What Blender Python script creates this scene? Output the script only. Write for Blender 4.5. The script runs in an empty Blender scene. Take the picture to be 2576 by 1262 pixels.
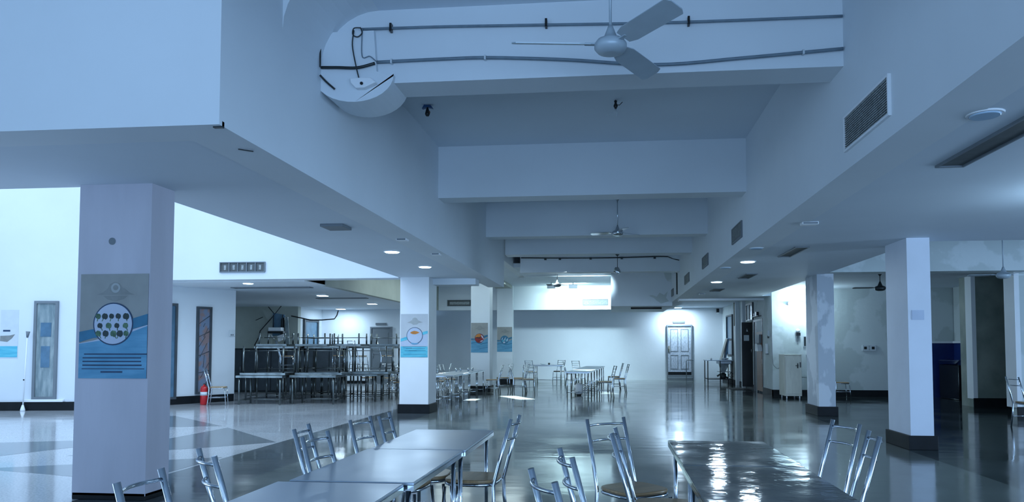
import bpy, math, random
from mathutils import Vector, Matrix
random.seed(7)
PI = math.pi
C = bpy.context.scene.collection
scene = bpy.context.scene

# ------------------------------------------------------------------ materials
def mat(name, col, rough=0.6, metal=0.0, var=0.0, vscale=3.0, bump=0.0, bscale=40.0, rvar=0.0, col2=None, spec=0.5, stretch=None, emit=None, estr=0.0, edge=.12):
    m = bpy.data.materials.new(name); m.use_nodes = True
    nt = m.node_tree; b = nt.nodes['Principled BSDF']
    b.inputs['Base Color'].default_value = (*col, 1); b.inputs['Roughness'].default_value = rough
    b.inputs['Metallic'].default_value = metal; b.inputs['Specular IOR Level'].default_value = spec
    tc = nt.nodes.new('ShaderNodeTexCoord'); src = tc.outputs['Object']
    if stretch:
        mp = nt.nodes.new('ShaderNodeMapping'); mp.inputs['Scale'].default_value = stretch
        nt.links.new(src, mp.inputs['Vector']); src = mp.outputs['Vector']
    if var or col2:
        n = nt.nodes.new('ShaderNodeTexNoise'); n.inputs['Scale'].default_value = vscale; n.inputs['Detail'].default_value = 6
        nt.links.new(src, n.inputs['Vector'])
        r = nt.nodes.new('ShaderNodeValToRGB'); r.color_ramp.elements[0].position = .5-edge; r.color_ramp.elements[1].position = .5+edge
        c2 = col2 or tuple(c*(1-var) for c in col)
        r.color_ramp.elements[0].color = (*c2, 1); r.color_ramp.elements[1].color = (*col, 1)
        nt.links.new(n.outputs['Fac'], r.inputs['Fac']); nt.links.new(r.outputs['Color'], b.inputs['Base Color'])
        if rvar:
            mr = nt.nodes.new('ShaderNodeMapRange'); mr.inputs['From Min'].default_value = .35; mr.inputs['From Max'].default_value = .65
            mr.inputs['To Min'].default_value = max(0, rough-rvar); mr.inputs['To Max'].default_value = rough+rvar
            nt.links.new(n.outputs['Fac'], mr.inputs['Value']); nt.links.new(mr.outputs['Result'], b.inputs['Roughness'])
    if bump:
        n2 = nt.nodes.new('ShaderNodeTexNoise'); n2.inputs['Scale'].default_value = bscale; n2.inputs['Detail'].default_value = 4
        nt.links.new(src, n2.inputs['Vector'])
        bp = nt.nodes.new('ShaderNodeBump'); bp.inputs['Strength'].default_value = bump; bp.inputs['Distance'].default_value = .02
        nt.links.new(n2.outputs['Fac'], bp.inputs['Height']); nt.links.new(bp.outputs['Normal'], b.inputs['Normal'])
    if emit:
        b.inputs['Emission Color'].default_value = (*emit, 1); b.inputs['Emission Strength'].default_value = estr
    return m

M = {}
M['plaster'] = mat('plaster', (.70, .755, .80), .62, var=.05, vscale=.6, bump=.15, bscale=6)
M['ceil'] = mat('ceiling_plaster', (.66, .73, .80), .7, var=.05, vscale=.5, bump=.2, bscale=4)
M['old'] = mat('old_plaster', (.62, .68, .69), .65, col2=(.52, .585, .585), vscale=1.1, bump=.4, bscale=5, edge=.02)
M['olive'] = mat('olive_lamp_tint', (.43, .46, .41), .7, var=.12, vscale=1.2, bump=.2, bscale=6)  # olive cast of lamplight put into the wall colour; also the torn panel
M['dingy'] = mat('dingy_paint', (.30, .33, .29), .45, col2=(.20, .24, .21), vscale=1.4, bump=.2, bscale=6)
M['white'] = mat('white_paint', (.80, .83, .86), .5, var=.03, vscale=2)
M['skirt'] = mat('black_skirting', (.008, .011, .014), .5, var=.3, vscale=6, spec=.2)
M['bluewall'] = mat('blue_dado_paint', (.006, .028, .16), .4, var=.25, vscale=2)
M['chrome'] = mat('polished_steel', (.54, .59, .64), .14, 1.0, var=.12, vscale=9)
M['steel'] = mat('brushed_steel_top', (.40, .46, .53), .36, .7, var=.08, vscale=2, rvar=.05)
M['wet'] = mat('glossy_steel_top', (.24, .27, .29), .09, .75, col2=(.15, .165, .17), vscale=2.2, rvar=.05, bump=.35, bscale=3.5)
M['oldsteel'] = mat('dull_steel', (.20, .23, .235), .32, 1.0, col2=(.12, .14, .145), vscale=5)
M['ply'] = mat('varnished_ply', (.38, .25, .12), .3, var=.3, vscale=3, stretch=(1, 9, 1))
M['dark'] = mat('dark_metal', (.03, .04, .045), .35, .4, var=.2, vscale=8)
M['black'] = mat('black_paint', (.006, .009, .012), .3, var=.3, vscale=3)
M['grey'] = mat('grey_paint', (.16, .19, .215), .5, var=.1, vscale=2)
M['conduit'] = mat('grey_conduit', (.16, .22, .27), .45, var=.15, vscale=12)
M['fanwhite'] = mat('fan_enamel', (.42, .50, .56), .35, .1, var=.06, vscale=5)
M['vent'] = mat('vent_mesh', (.34, .38, .39), .6, var=.35, vscale=30)
M['ventd'] = mat('vent_dark', (.09, .105, .11), .6, var=.2, vscale=9)
M['frame'] = mat('window_frame', (.05, .065, .08), .4, var=.2, vscale=6)
M['glass'] = mat('window_pane', (.10, .20, .30), .12, var=.3, vscale=3)
M['streak'] = mat('streaked_pane', (.16, .22, .24), .25, col2=(.30, .36, .37), vscale=4, stretch=(3, 3, .6))
M['door_old'] = mat('peeling_door_paint', (.50, .56, .64), .6, col2=(.30, .35, .42), vscale=16, stretch=(3, 1, .6), bump=.3, bscale=30)
M['wood'] = mat('orange_wood', (.22, .085, .03), .4, var=.3, vscale=3, stretch=(8, 8, 1))
M['cream'] = mat('cream_enamel', (.62, .62, .54), .45, var=.1, vscale=3, stretch=(4, 4, 1))
M['red'] = mat('red_enamel', (.50, .01, .015), .3, var=.1, vscale=4)
M['beige'] = mat('poster_beige', (.30, .31, .30), .6, var=.12, vscale=4)
M['beige_l'] = mat('poster_pale', (.50, .53, .56), .6, var=.06, vscale=4)
M['cloud'] = mat('poster_cloud', (.24, .255, .25), .6, var=.15, vscale=8)
M['cloud_l'] = mat('poster_cloud_light', (.36, .385, .39), .6, var=.1, vscale=8)
M['pblue'] = mat('poster_blue', (.07, .26, .42), .5, col2=(.12, .34, .52), vscale=4, stretch=(.6, 1, 3))
M['pcyan'] = mat('poster_cyan', (.07, .42, .56), .5, col2=(.12, .52, .64), vscale=5, stretch=(.6, 1, 4))
M['pdeep'] = mat('poster_deep_blue', (.025, .17, .30), .5, var=.25, vscale=6)
M['pwhite'] = mat('poster_white', (.46, .53, .66), .5, var=.06, vscale=3)
M['pink'] = mat('poster_ink', (.012, .05, .12), .5, var=.2, vscale=9)
M['leaf'] = mat('poster_leaf_green', (.035, .10, .055), .5, col2=(.10, .20, .12), vscale=30)
M['leafd'] = mat('poster_leaf_dark', (.012, .035, .04), .5, var=.3, vscale=20)
M['orange'] = mat('poster_orange', (.55, .20, .03), .5, var=.2, vscale=15)
M['pred'] = mat('poster_red', (.30, .02, .012), .5, var=.4, vscale=12)
M['blueboard'] = mat('blue_board', (.02, .13, .28), .45, var=.2, vscale=3)
M['tan'] = mat('tan_board', (.26, .26, .22), .6, var=.15, vscale=4)
M['brick'] = mat('outside_view', (.16, .21, .30), .3, col2=(.24, .17, .17), vscale=5, stretch=(1, 1, .8), edge=.06)
M['paper'] = mat('paper', (.60, .66, .70), .6, var=.05, vscale=6)
M['lens'] = mat('lamp_lens', (.9, .95, 1), .4, emit=(.55, .80, 1.0), estr=9.0)
M['lens_off'] = mat('lamp_lens_off', (.40, .55, .70), .3, var=.05, vscale=4)
M['umbrella'] = mat('blue_plastic', (.02, .09, .25), .4, var=.2, vscale=20)
M['skin'] = mat('brown_plastic', (.20, .09, .05), .5, var=.2, vscale=20)

# floor: dark polished stone, pale terrazzo beyond the pillars on the left, dark granite strip between
def floor_mat():
    m = bpy.data.materials.new('polished_floor'); m.use_nodes = True
    nt = m.node_tree; b = nt.nodes['Principled BSDF']; L = nt.links
    tc = nt.nodes.new('ShaderNodeTexCoord')
    sep = nt.nodes.new('ShaderNodeSeparateXYZ'); L.new(tc.outputs['Object'], sep.inputs[0])
    def ramp(sock, p, c0, c1, w=.02):
        r = nt.nodes.new('ShaderNodeValToRGB'); r.color_ramp.elements[0].position = p-w; r.color_ramp.elements[1].position = p+w
        r.color_ramp.elements[0].color = (*c0, 1); r.color_ramp.elements[1].color = (*c1, 1); L.new(sock, r.inputs['Fac']); return r
    n = nt.nodes.new('ShaderNodeTexNoise'); n.inputs['Scale'].default_value = .8; n.inputs['Detail'].default_value = 8
    L.new(tc.outputs['Object'], n.inputs['Vector'])
    dark = ramp(n.outputs['Fac'], .5, (.105, .125, .122), (.16, .185, .175), .15)
    n3 = nt.nodes.new('ShaderNodeTexNoise'); n3.inputs['Scale'].default_value = 45; n3.inputs['Detail'].default_value = 6
    L.new(tc.outputs['Object'], n3.inputs['Vector'])
    pale = ramp(n3.outputs['Fac'], .5, (.34, .36, .38), (.52, .54, .56), .12)
    strip = ramp(n3.outputs['Fac'], .5, (.06, .075, .085), (.09, .105, .115), .15)
    def gt(a, v):
        g = nt.nodes.new('ShaderNodeMath'); g.operation = 'GREATER_THAN'; g.inputs[1].default_value = v; L.new(a, g.inputs[0]); return g.outputs[0]
    def mix(f, a, bb):
        x = nt.nodes.new('ShaderNodeMix'); x.data_type = 'RGBA'; L.new(f, x.inputs[0]); L.new(a, x.inputs[6]); L.new(bb, x.inputs[7]); return x.outputs[2]
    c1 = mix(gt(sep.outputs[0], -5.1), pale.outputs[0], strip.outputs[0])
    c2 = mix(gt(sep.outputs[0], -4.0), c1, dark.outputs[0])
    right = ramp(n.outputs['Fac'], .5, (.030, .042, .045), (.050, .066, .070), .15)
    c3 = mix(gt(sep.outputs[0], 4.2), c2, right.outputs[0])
    L.new(c3, b.inputs['Base Color'])
    mr = nt.nodes.new('ShaderNodeMapRange'); mr.inputs['From Min'].default_value = .3; mr.inputs['From Max'].default_value = .7
    mr.inputs['To Min'].default_value = .05; mr.inputs['To Max'].default_value = .17; L.new(n.outputs['Fac'], mr.inputs['Value']); L.new(mr.outputs[0], b.inputs['Roughness'])
    n2 = nt.nodes.new('ShaderNodeTexNoise'); n2.inputs['Scale'].default_value = 2.2; n2.inputs['Detail'].default_value = 2
    mp = nt.nodes.new('ShaderNodeMapping'); mp.inputs['Scale'].default_value = (.5, 1.4, 1)
    L.new(tc.outputs['Object'], mp.inputs[0]); L.new(mp.outputs[0], n2.inputs['Vector'])
    bp = nt.nodes.new('ShaderNodeBump'); bp.inputs['Strength'].default_value = .10; bp.inputs['Distance'].default_value = .02
    L.new(n2.outputs['Fac'], bp.inputs['Height']); L.new(bp.outputs['Normal'], b.inputs['Normal'])
    b.inputs['IOR'].default_value = 1.6
    b.inputs['Specular IOR Level'].default_value = .75
    return m
M['floor'] = floor_mat()
M['inlay'] = mat('dark_granite_inlay', (.20, .225, .245), .12, var=.3, vscale=30, spec=.7)
M['inlay_p'] = mat('pale_granite_inlay', (.42, .44, .46), .2, var=.2, vscale=40, spec=.6)

# ------------------------------------------------------------------ mesh builder
class MB:
    def __init__(s): s.v = []; s.f = []; s.sm = []
    def add(s, vs, fs, smooth=False):
        o = len(s.v); s.v += [tuple(v) for v in vs]; s.f += [tuple(i+o for i in f) for f in fs]; s.sm += [smooth]*len(fs); return s
    def box(s, x0, x1, y0, y1, z0, z1):
        if x0 > x1: x0, x1 = x1, x0
        if y0 > y1: y0, y1 = y1, y0
        if z0 > z1: z0, z1 = z1, z0
        vs = [(x0,y0,z0),(x1,y0,z0),(x1,y1,z0),(x0,y1,z0),(x0,y0,z1),(x1,y0,z1),(x1,y1,z1),(x0,y1,z1)]
        return s.add(vs, [(0,3,2,1),(4,5,6,7),(0,1,5,4),(1,2,6,5),(2,3,7,6),(3,0,4,7)])
    def prism(s, poly, plane, a, b, smooth=False):
        # poly in 2D; plane 'xz' extrudes along y, 'xy' along z, 'yz' along x
        n = len(poly); area = sum(poly[i][0]*poly[(i+1)%n][1]-poly[(i+1)%n][0]*poly[i][1] for i in range(n))
        if area < 0: poly = poly[::-1]
        lo, hi = min(a, b), max(a, b)
        def P(p, d):
            if plane == 'xy': return (p[0], p[1], d)
            if plane == 'xz': return (p[0], d, p[1])
            return (d, p[0], p[1])
        if plane == 'xz': lo, hi = hi, lo
        vs = [P(p, lo) for p in poly]+[P(p, hi) for p in poly]
        s.add(vs, [tuple(range(n-1, -1, -1)), tuple(range(n, 2*n))])
        o = len(s.v)-2*n
        for i in range(n):
            j = (i+1) % n; s.f.append((o+i, o+j, o+n+j, o+n+i)); s.sm.append(smooth)
        return s
    def tube(s, pts, r, n=10, closed=False):
        pts = [Vector(p) for p in pts]; N = len(pts); rings = []; up = None
        rr = r if isinstance(r, (list, tuple)) else [r]*N
        for i, p in enumerate(pts):
            a = pts[i-1] if (i > 0 or closed) else p; c = pts[(i+1) % N] if (i < N-1 or closed) else p
            t = (c-a).normalized()
            if up is None:
                up = Vector((0,0,1)) if abs(t.z) < .9 else Vector((1,0,0))
            sd = t.cross(up).normalized(); up = sd.cross(t).normalized()
            rings.append([p+(sd*math.cos(2*PI*k/n)+up*math.sin(2*PI*k/n))*rr[i] for k in range(n)])
        o = len(s.v)
        for R in rings: s.v += [tuple(v) for v in R]
        M_ = N if closed else N-1
        for i in range(M_):
            for k in range(n):
                a = o+i*n+k; b = o+i*n+(k+1) % n; c = o+((i+1) % N)*n+(k+1) % n; d = o+((i+1) % N)*n+k
                s.f.append((a, b, c, d)); s.sm.append(True)
        if not closed:
            s.f.append(tuple(o+k for k in range(n-1, -1, -1))); s.sm.append(False)
            s.f.append(tuple(o+(N-1)*n+k for k in range(n))); s.sm.append(False)
        return s
    def lathe(s, prof, cx=0, cy=0, n=24):
        o = len(s.v)
        for r, z in prof:
            for k in range(n):
                a = 2*PI*k/n; s.v.append((cx+r*math.cos(a), cy+r*math.sin(a), z))
        for i in range(len(prof)-1):
            for k in range(n):
                s.f.append((o+i*n+k, o+i*n+(k+1) % n, o+(i+1)*n+(k+1) % n, o+(i+1)*n+k)); s.sm.append(True)
        s.f.append(tuple(o+k for k in range(n-1, -1, -1))); s.sm.append(False)
        s.f.append(tuple(o+(len(prof)-1)*n+k for k in range(n))); s.sm.append(False)
        return s
    def xf(s, mtx):
        s.v = [tuple(mtx @ Vector(v)) for v in s.v]; return s
    def build(s, name, m, parent=None, bevel=0):
        me = bpy.data.meshes.new(name); me.from_pydata(s.v, [], s.f); me.validate()
        if len(me.polygons) == len(s.sm): me.polygons.foreach_set('use_smooth', s.sm)
        me.materials.append(M[m] if isinstance(m, str) else m); me.update()
        o = bpy.data.objects.new(name, me); C.objects.link(o)
        if parent: o.parent = parent
        if bevel:
            bv = o.modifiers.new('bevel', 'BEVEL'); bv.width = bevel; bv.segments = 2; bv.limit_method = 'ANGLE'; bv.angle_limit = math.radians(40)
        return o

def tag(o, label=None, cat=None, group=None, kind=None):
    if label: o['label'] = label
    if cat: o['category'] = cat
    if group: o['group'] = group
    if kind: o['kind'] = kind
    return o
def empty(name, loc, label=None, cat=None, group=None, rz=0, kind=None):
    o = bpy.data.objects.new(name, None); C.objects.link(o); o.location = loc; o.rotation_euler = (0, 0, rz)
    o.empty_display_size = .1
    return tag(o, label, cat, group, kind)
def struct(name, mb, m, parent=None, bevel=0):
    o = mb.build(name, m, parent, bevel)
    if not parent: o['kind'] = 'structure'
    return o
def kids(o): return [c for c in bpy.data.objects if c.parent == o]
def copy_tree(o, parent=None):
    c = o.copy(); C.objects.link(c); c.parent = parent
    for ch in kids(o): copy_tree(ch, c)
    return c

# ------------------------------------------------------------------ dimensions (metres; x right, y away, z up)
LC = 3.05       # low ceiling
HC = 4.72       # nave ceiling
XR = 2.11       # right edge of nave
XL = -2.77      # left edge of nave

# ---- floor
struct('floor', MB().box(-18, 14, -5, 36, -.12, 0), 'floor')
def flat(poly, z=.0015): return MB().prism(poly, 'xy', 0.0, z)
struct('trim_1', flat([(-7.07,11.22),(-6.98,12.9),(-5.15,10.98),(-5.97,10.2),(-7.3,9.3)]), 'inlay')
struct('trim_2', flat([(-9.31,15.0),(-7.23,13.15),(-8.6,12.7),(-10.6,13.6)]), 'inlay')
struct('trim_3', flat([(-7.6,8.2),(-5.15,9.4),(-5.15,7.6)]), 'inlay')
struct('trim_4', flat([(-9.6,10.4),(-7.4,11.2),(-8.2,9.2)]), 'inlay')

# ---- ceilings
def slab(name, *a, m='ceil'): return struct(name, MB().box(*a), m)
slab('ceiling', XL-.5, XR+.5, 4.9, 26, HC, HC+.15); slab('ceiling_near', -18, XR+.5, -5, 4.92, HC, HC+.15)                               # over the nave
slab('ceiling_right', XR+.1, 4.6, -5, 24.4, LC, LC+.2)
slab('ceiling_right_rear', XR+.1, 5.5, 24.3, 34.3, 3.29, 3.45); slab('ceiling_right_joint', 4.5, 5.5, 23.1, 24.35, LC+.002, LC+.2); slab('ceiling_right_near', 4.6, 14, -5, 11.5, LC, LC+.2); slab('ceiling_right_recess', 4.6, 14, 11.3, 16.3, 3.70, 3.85)
slab('ceiling_right_far', 4.6, 14, 16.4, 23.6, 3.25, 3.42)
slab('ceiling_left', -4.75, XL-.4, 5.0, 17.9, LC, LC+.2)
slab('ceiling_left_near', -18, -4.75, 5.0, 6.75, LC, LC+.2)
slab('ceiling_left_far', -15, -7.16, 16.5, 30.2, LC, LC+.2)
slab('ceiling_void', -7.25, .02, 23.1, 30.3, 4.02, 4.15)
slab('ceiling_void_left', -7.25, -3.2, 16.55, 23.1, 4.02, 4.15)
slab('ceiling_rear', -9, XR+.2, 30.2, 34.3, 3.292, 3.45)
slab('ceiling_rear_box', 0.02, XR+.4, 29.0, 30.2, LC, LC+.2)

# ---- nave edge beams (fascias)
struct('ceiling_beam_right', MB().box(XR, XR+.4, -5, 30.15, LC-.005, HC), 'plaster')
struct('ceiling_beam_left', MB().box(XL-.42, XL, 4.92, 19.0, LC-.005, HC), 'plaster')
struct('wall_upper_left', MB().box(XL-.5, XL-.3, 18.9, 26.2, 4.0, HC), 'plaster')
struct('wall_upper_end', MB().box(XL-.5, .1, 26.0, 26.2, 4.0, HC), 'plaster')
struct('ceiling_beam_near', MB().box(-18, XL-.42, 4.92, 5.3, LC-.005, HC), 'plaster')
struct('ceiling_beam_gallery', MB().box(-16, -4.76, 16.15, 16.6, LC-.01, 7.0), 'plaster')
struct('ceiling_beam_rear_left', MB().box(-10.8, -7.16, 16.6, 17.9, LC-.02, LC+.25), 'plaster')
struct('ceiling_beam_void_edge', MB().box(-7.3, -7.13, 17.85, 30.05, LC-.012, 4.1), 'olive')
struct('ceiling_beam_strip', MB().box(-4.08, XL-.3, 16.55, 17.0, 2.91, LC+.2), 'plaster')
struct('ceiling_beam_row_left', MB().box(-4.66, -4.02, 19.0, 30.1, 3.9, 4.1), 'olive')
# cross beams of the nave
for y0, y1, z in ((6.8,7.2,4.0),(11.6,12.0,3.88),(16.2,16.6,3.94),(19.35,19.85,3.94),(22.65,23.1,3.80)):
    struct('ceiling_beam', MB().box(XL-.02, XR+.02, y0, y1, z, HC+.01), 'plaster')
# shadow-gap beams of the right aisle
struct('ceiling_beam_aisle', MB().box(4.6, 14, 11.3, 11.5, LC+.19, 3.72), 'plaster')
struct('ceiling_beam_aisle_side', MB().box(4.4, 4.61, 11.3, 16.6, LC+.02, 3.72), 'plaster')
struct('ceiling_beam_aisle.001', MB().box(4.62, 14, 16.1, 16.6, LC+.01, 3.72), 'old')
struct('ceiling_beam_rear_right', MB().box(XR+.1, 4.9, 24.1, 24.5, 2.985, 3.35), 'white')
# plaster haunch at the left end of the nearest cross beam, rounded by old repairs
h = MB()
prof = [(-2.79, 4.5)]+[(-2.43+.40*math.cos(a)*(1 if math.cos(a)<0 else .95), 4.06+.25*math.sin(a)) for a in [PI+PI*i/16 for i in range(17)]]+[(-2.05,4.05),(-2.22,4.1),(-2.25,4.5)]
prof0 = [(-2.79, 4.5), (-2.79, 3.96), (-2.70, 3.90), (-2.55, 3.84), (-2.38, 3.82), (-2.22, 3.86), (-2.07, 4.0), (-2.2, 4.05), (-2.25, 4.5)]
h.prism(prof, 'xz', 6.74, 7.22)
struct('ceiling_beam_haunch', h, 'plaster', bevel=.05)
cv = MB()
arc = [(XL, HC)] + [(XL+.55-.55*math.cos(a), HC-.55+.55*math.sin(a)) for a in [i*PI/2/8 for i in range(9)]]
cv.prism(arc, 'xz', 5.9, 6.81)
struct('ceiling_cove', cv, 'plaster')

# ---- boxed duct at the end of the nave
struct('ceiling_box', MB().box(.02, XR+.02, 25.8, 30.15, 2.92, HC), 'plaster')
tub = MB().tube([(.72,26.3,2.87),(1.8,26.3,2.87)], .035, 8)
tag(tub.build('curtain_rail', 'black'), 'short black rail fixed under the boxed duct at the end of the hall', 'rail')

struct('trim_14', MB().prism([(1.78,4.3),(2.11,4.3),(2.11,3.75),(1.98,3.78),(1.9,3.9),(1.86,4.05)],'xz',25.8,25.792), 'old')
struct('trim_15', MB().prism([(1.3,3.28),(1.45,3.30),(1.6,3.24),(1.7,3.38),(1.85,3.30),(1.98,3.42),(1.92,3.2),(2.02,3.08),(1.75,3.0),(1.6,3.1),(1.5,3.2)],'xz',25.8,25.792), 'old')
# ---- walls
struct('wall_back', MB().box(-9, 6.5, 34.0, 34.25, 0, 3.4), 'plaster')
struct('wall_back_upper', MB().box(-7.2, .05, 30.1, 30.35, LC-.02, 4.1), 'plaster')
struct('wall_back_left', MB().box(-12.2, -8.2, 29.4, 29.65, 0, LC), 'plaster')
struct('wall_back_return', MB().box(-8.45, -8.2, 29.65, 34.0, 0, LC), 'plaster')
struct('wall_left_recess', MB().box(-12.15, -11.9, 27.3, 29.4, 0, LC), 'plaster')
struct('wall_left_recess_back', MB().box(-16, -11.9, 27.05, 27.3, 0, LC), 'olive')
struct('wall_left_recess_side', MB().box(-16, -15.8, 16.6, 27.05, 0, LC), 'olive')
w = MB().prism([(-11.65, 17.32), (-10.36, 19.45), (-10.52, 19.6), (-11.9, 17.45)], 'xy', 0, LC)
struct('wall_left_oblique', w, 'plaster')
struct('wall_left', MB().prism([(-18, 15.2), (-12.35, 16.15), (-11.6, 17.38), (-11.8, 17.5), (-12.5, 16.5), (-18, 15.6)], 'xy', 0, 7.0), 'plaster')
struct('wall_left_outer', MB().box(-18.0, -17.8, -5, 16, 0, 7.0), 'plaster')
struct('wall_atrium', MB().box(-18, -4.76, 4.95, 5.25, HC, 7.0), 'plaster')
struct('wall_atrium_inner', MB().box(-4.76, -4.5, 4.95, 16.5, LC+.2, 7.0), 'plaster')
# right side
struct('wall_right', MB().box(5.05, 5.3, 25.9, 34.0, 0, 3.4), 'old')
struct('wall_right_near', MB().box(4.88, 5.3, 22.95, 24.35, 0, 3.25), 'old')
struct('wall_right_lintel', MB().box(4.9, 5.3, 24.35, 25.9, 2.42, 3.4), 'old')
struct('wall_right_aisle', MB().box(5.3, 9.5, 22.95, 23.2, 0, 3.26), 'old')
struct('wall_right_alcove', MB().box(9.5, 14, 22.95, 23.2, 1.65, 3.26), 'old')
struct('wall_right_alcove_dado', MB().box(9.02, 14, 22.93, 23.19, 0, 1.60), 'bluewall')
struct('wall_right_alcove_side', MB().box(10.12, 10.4, 19.9, 22.93, 1.65, 3.26), 'old')
struct('wall_right_alcove_side_dado', MB().box(10.10, 10.4, 19.9, 22.93, 0, 1.60), 'bluewall')
struct('trim_5', MB().box(9.02, 10.1, 22.90, 22.93, 1.60, 1.66), 'white')
struct('trim_6', MB().box(10.06, 10.4, 19.9, 22.93, 1.60, 1.66), 'white')
struct('wall_right_pier', MB().box(8.95, 9.72, 19.3, 19.95, 0, 3.26), 'dingy')
struct('trim_7', MB().box(8.93, 9.03, 19.28, 19.6, .2, 3.25), 'white')
struct('wall_right_pier_lintel', MB().box(9.72, 12, 19.4, 19.8, 2.75, 3.26), 'old')
struct('wall_right_pier_back', MB().box(9.72, 12, 20.1, 20.3, 0, 2.75), 'dingy')
struct('wall_right_pier_near', MB().box(8.6, 12, 16.5, 16.9, 0, 3.2), 'old')
struct('trim_8', MB().box(8.5, 8.6, 16.48, 16.9, .2, 3.2), 'white')
struct('wall_right_outer', MB().box(13.8, 14, 14, 23, 0, 3.4), 'old')
# back-side room seen through the open doorway
struct('wall_right_room', MB().box(5.9, 6.1, 23.3, 27.5, 0, LC), 'old')

# skirtings
def skirt(name, *a): struct(name, MB().box(*a), 'skirt')
skirt('baseboard_right_aisle', 5.3, 9.0, 22.92, 22.95, 0, .2)
skirt('baseboard_right_near', 4.85, 4.88, 22.92, 24.3, 0, .2)
skirt('baseboard_right_corner', 4.85, 5.3, 22.92, 22.95, 0, .2)
skirt('baseboard_right', 5.02, 5.05, 26.0, 34.0, 0, .16)
skirt('baseboard_right_pier', 8.93, 9.72, 19.27, 19.3, 0, .22)
skirt('baseboard_right_pier_near', 8.5, 12, 16.47, 16.5, 0, .22)
struct('baseboard_left_oblique', MB().prism([(-11.6,17.3),(-10.34,19.4),(-10.37,19.43),(-11.66,17.33)],'xy',0,.2), 'skirt')
struct('baseboard_left', MB().prism([(-18,15.16),(-12.33,16.11),(-12.36,16.15),(-18,15.2)],'xy',0,.2), 'skirt')
skirt('baseboard_back_left', -11.9, -9.95, 29.37, 29.4, 0, .12)

# ---- pillars
def column(name, x0, x1, y0, y1, top, m='plaster', base=.2, off=.035):
    o = struct(name, MB().box(x0, x1, y0, y1, base*.6, top), m)
    b = MB().box(x0-off, x1+off, y0-off, y1+off, 0, base).build('plinth', 'skirt', o, bevel=.006)
    b['label'] = 'black plinth'
    return o
M['mauve'] = mat('mauve_plaster', (.52, .515, .585), .6, var=.09, vscale=1.5, stretch=(2,2,.4), bump=.2, bscale=5)
column('column', -5.17, -4.42, 6.66, 7.03, LC+.02, 'mauve', .07, .0)
column('column', -4.72, -4.06, 16.17, 16.9, LC+.02, 'white')
column('column', -4.66, -4.02, 24.3, 24.9, 4.05, 'plaster')
column('column', -4.63, -3.98, 29.8, 30.09, 4.05, 'plaster')
M['colpaint'] = mat('pillar_paint', (.66, .71, .80), .55, var=.06, vscale=1.4, bump=.2, bscale=5)
M['colpaint2'] = mat('pillar_paint_flaking', (.56, .61, .67), .55, col2=(.40, .45, .51), vscale=2.0, bump=.5, bscale=6, stretch=(1,1,.6), edge=.02)
column('column', 4.28, 4.60, 11.12, 11.95, LC+.02, 'colpaint', .2, .04)
column('column', 4.45, 4.80, 16.42, 17.35, LC+.02, 'colpaint2', .2, .04)

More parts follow.
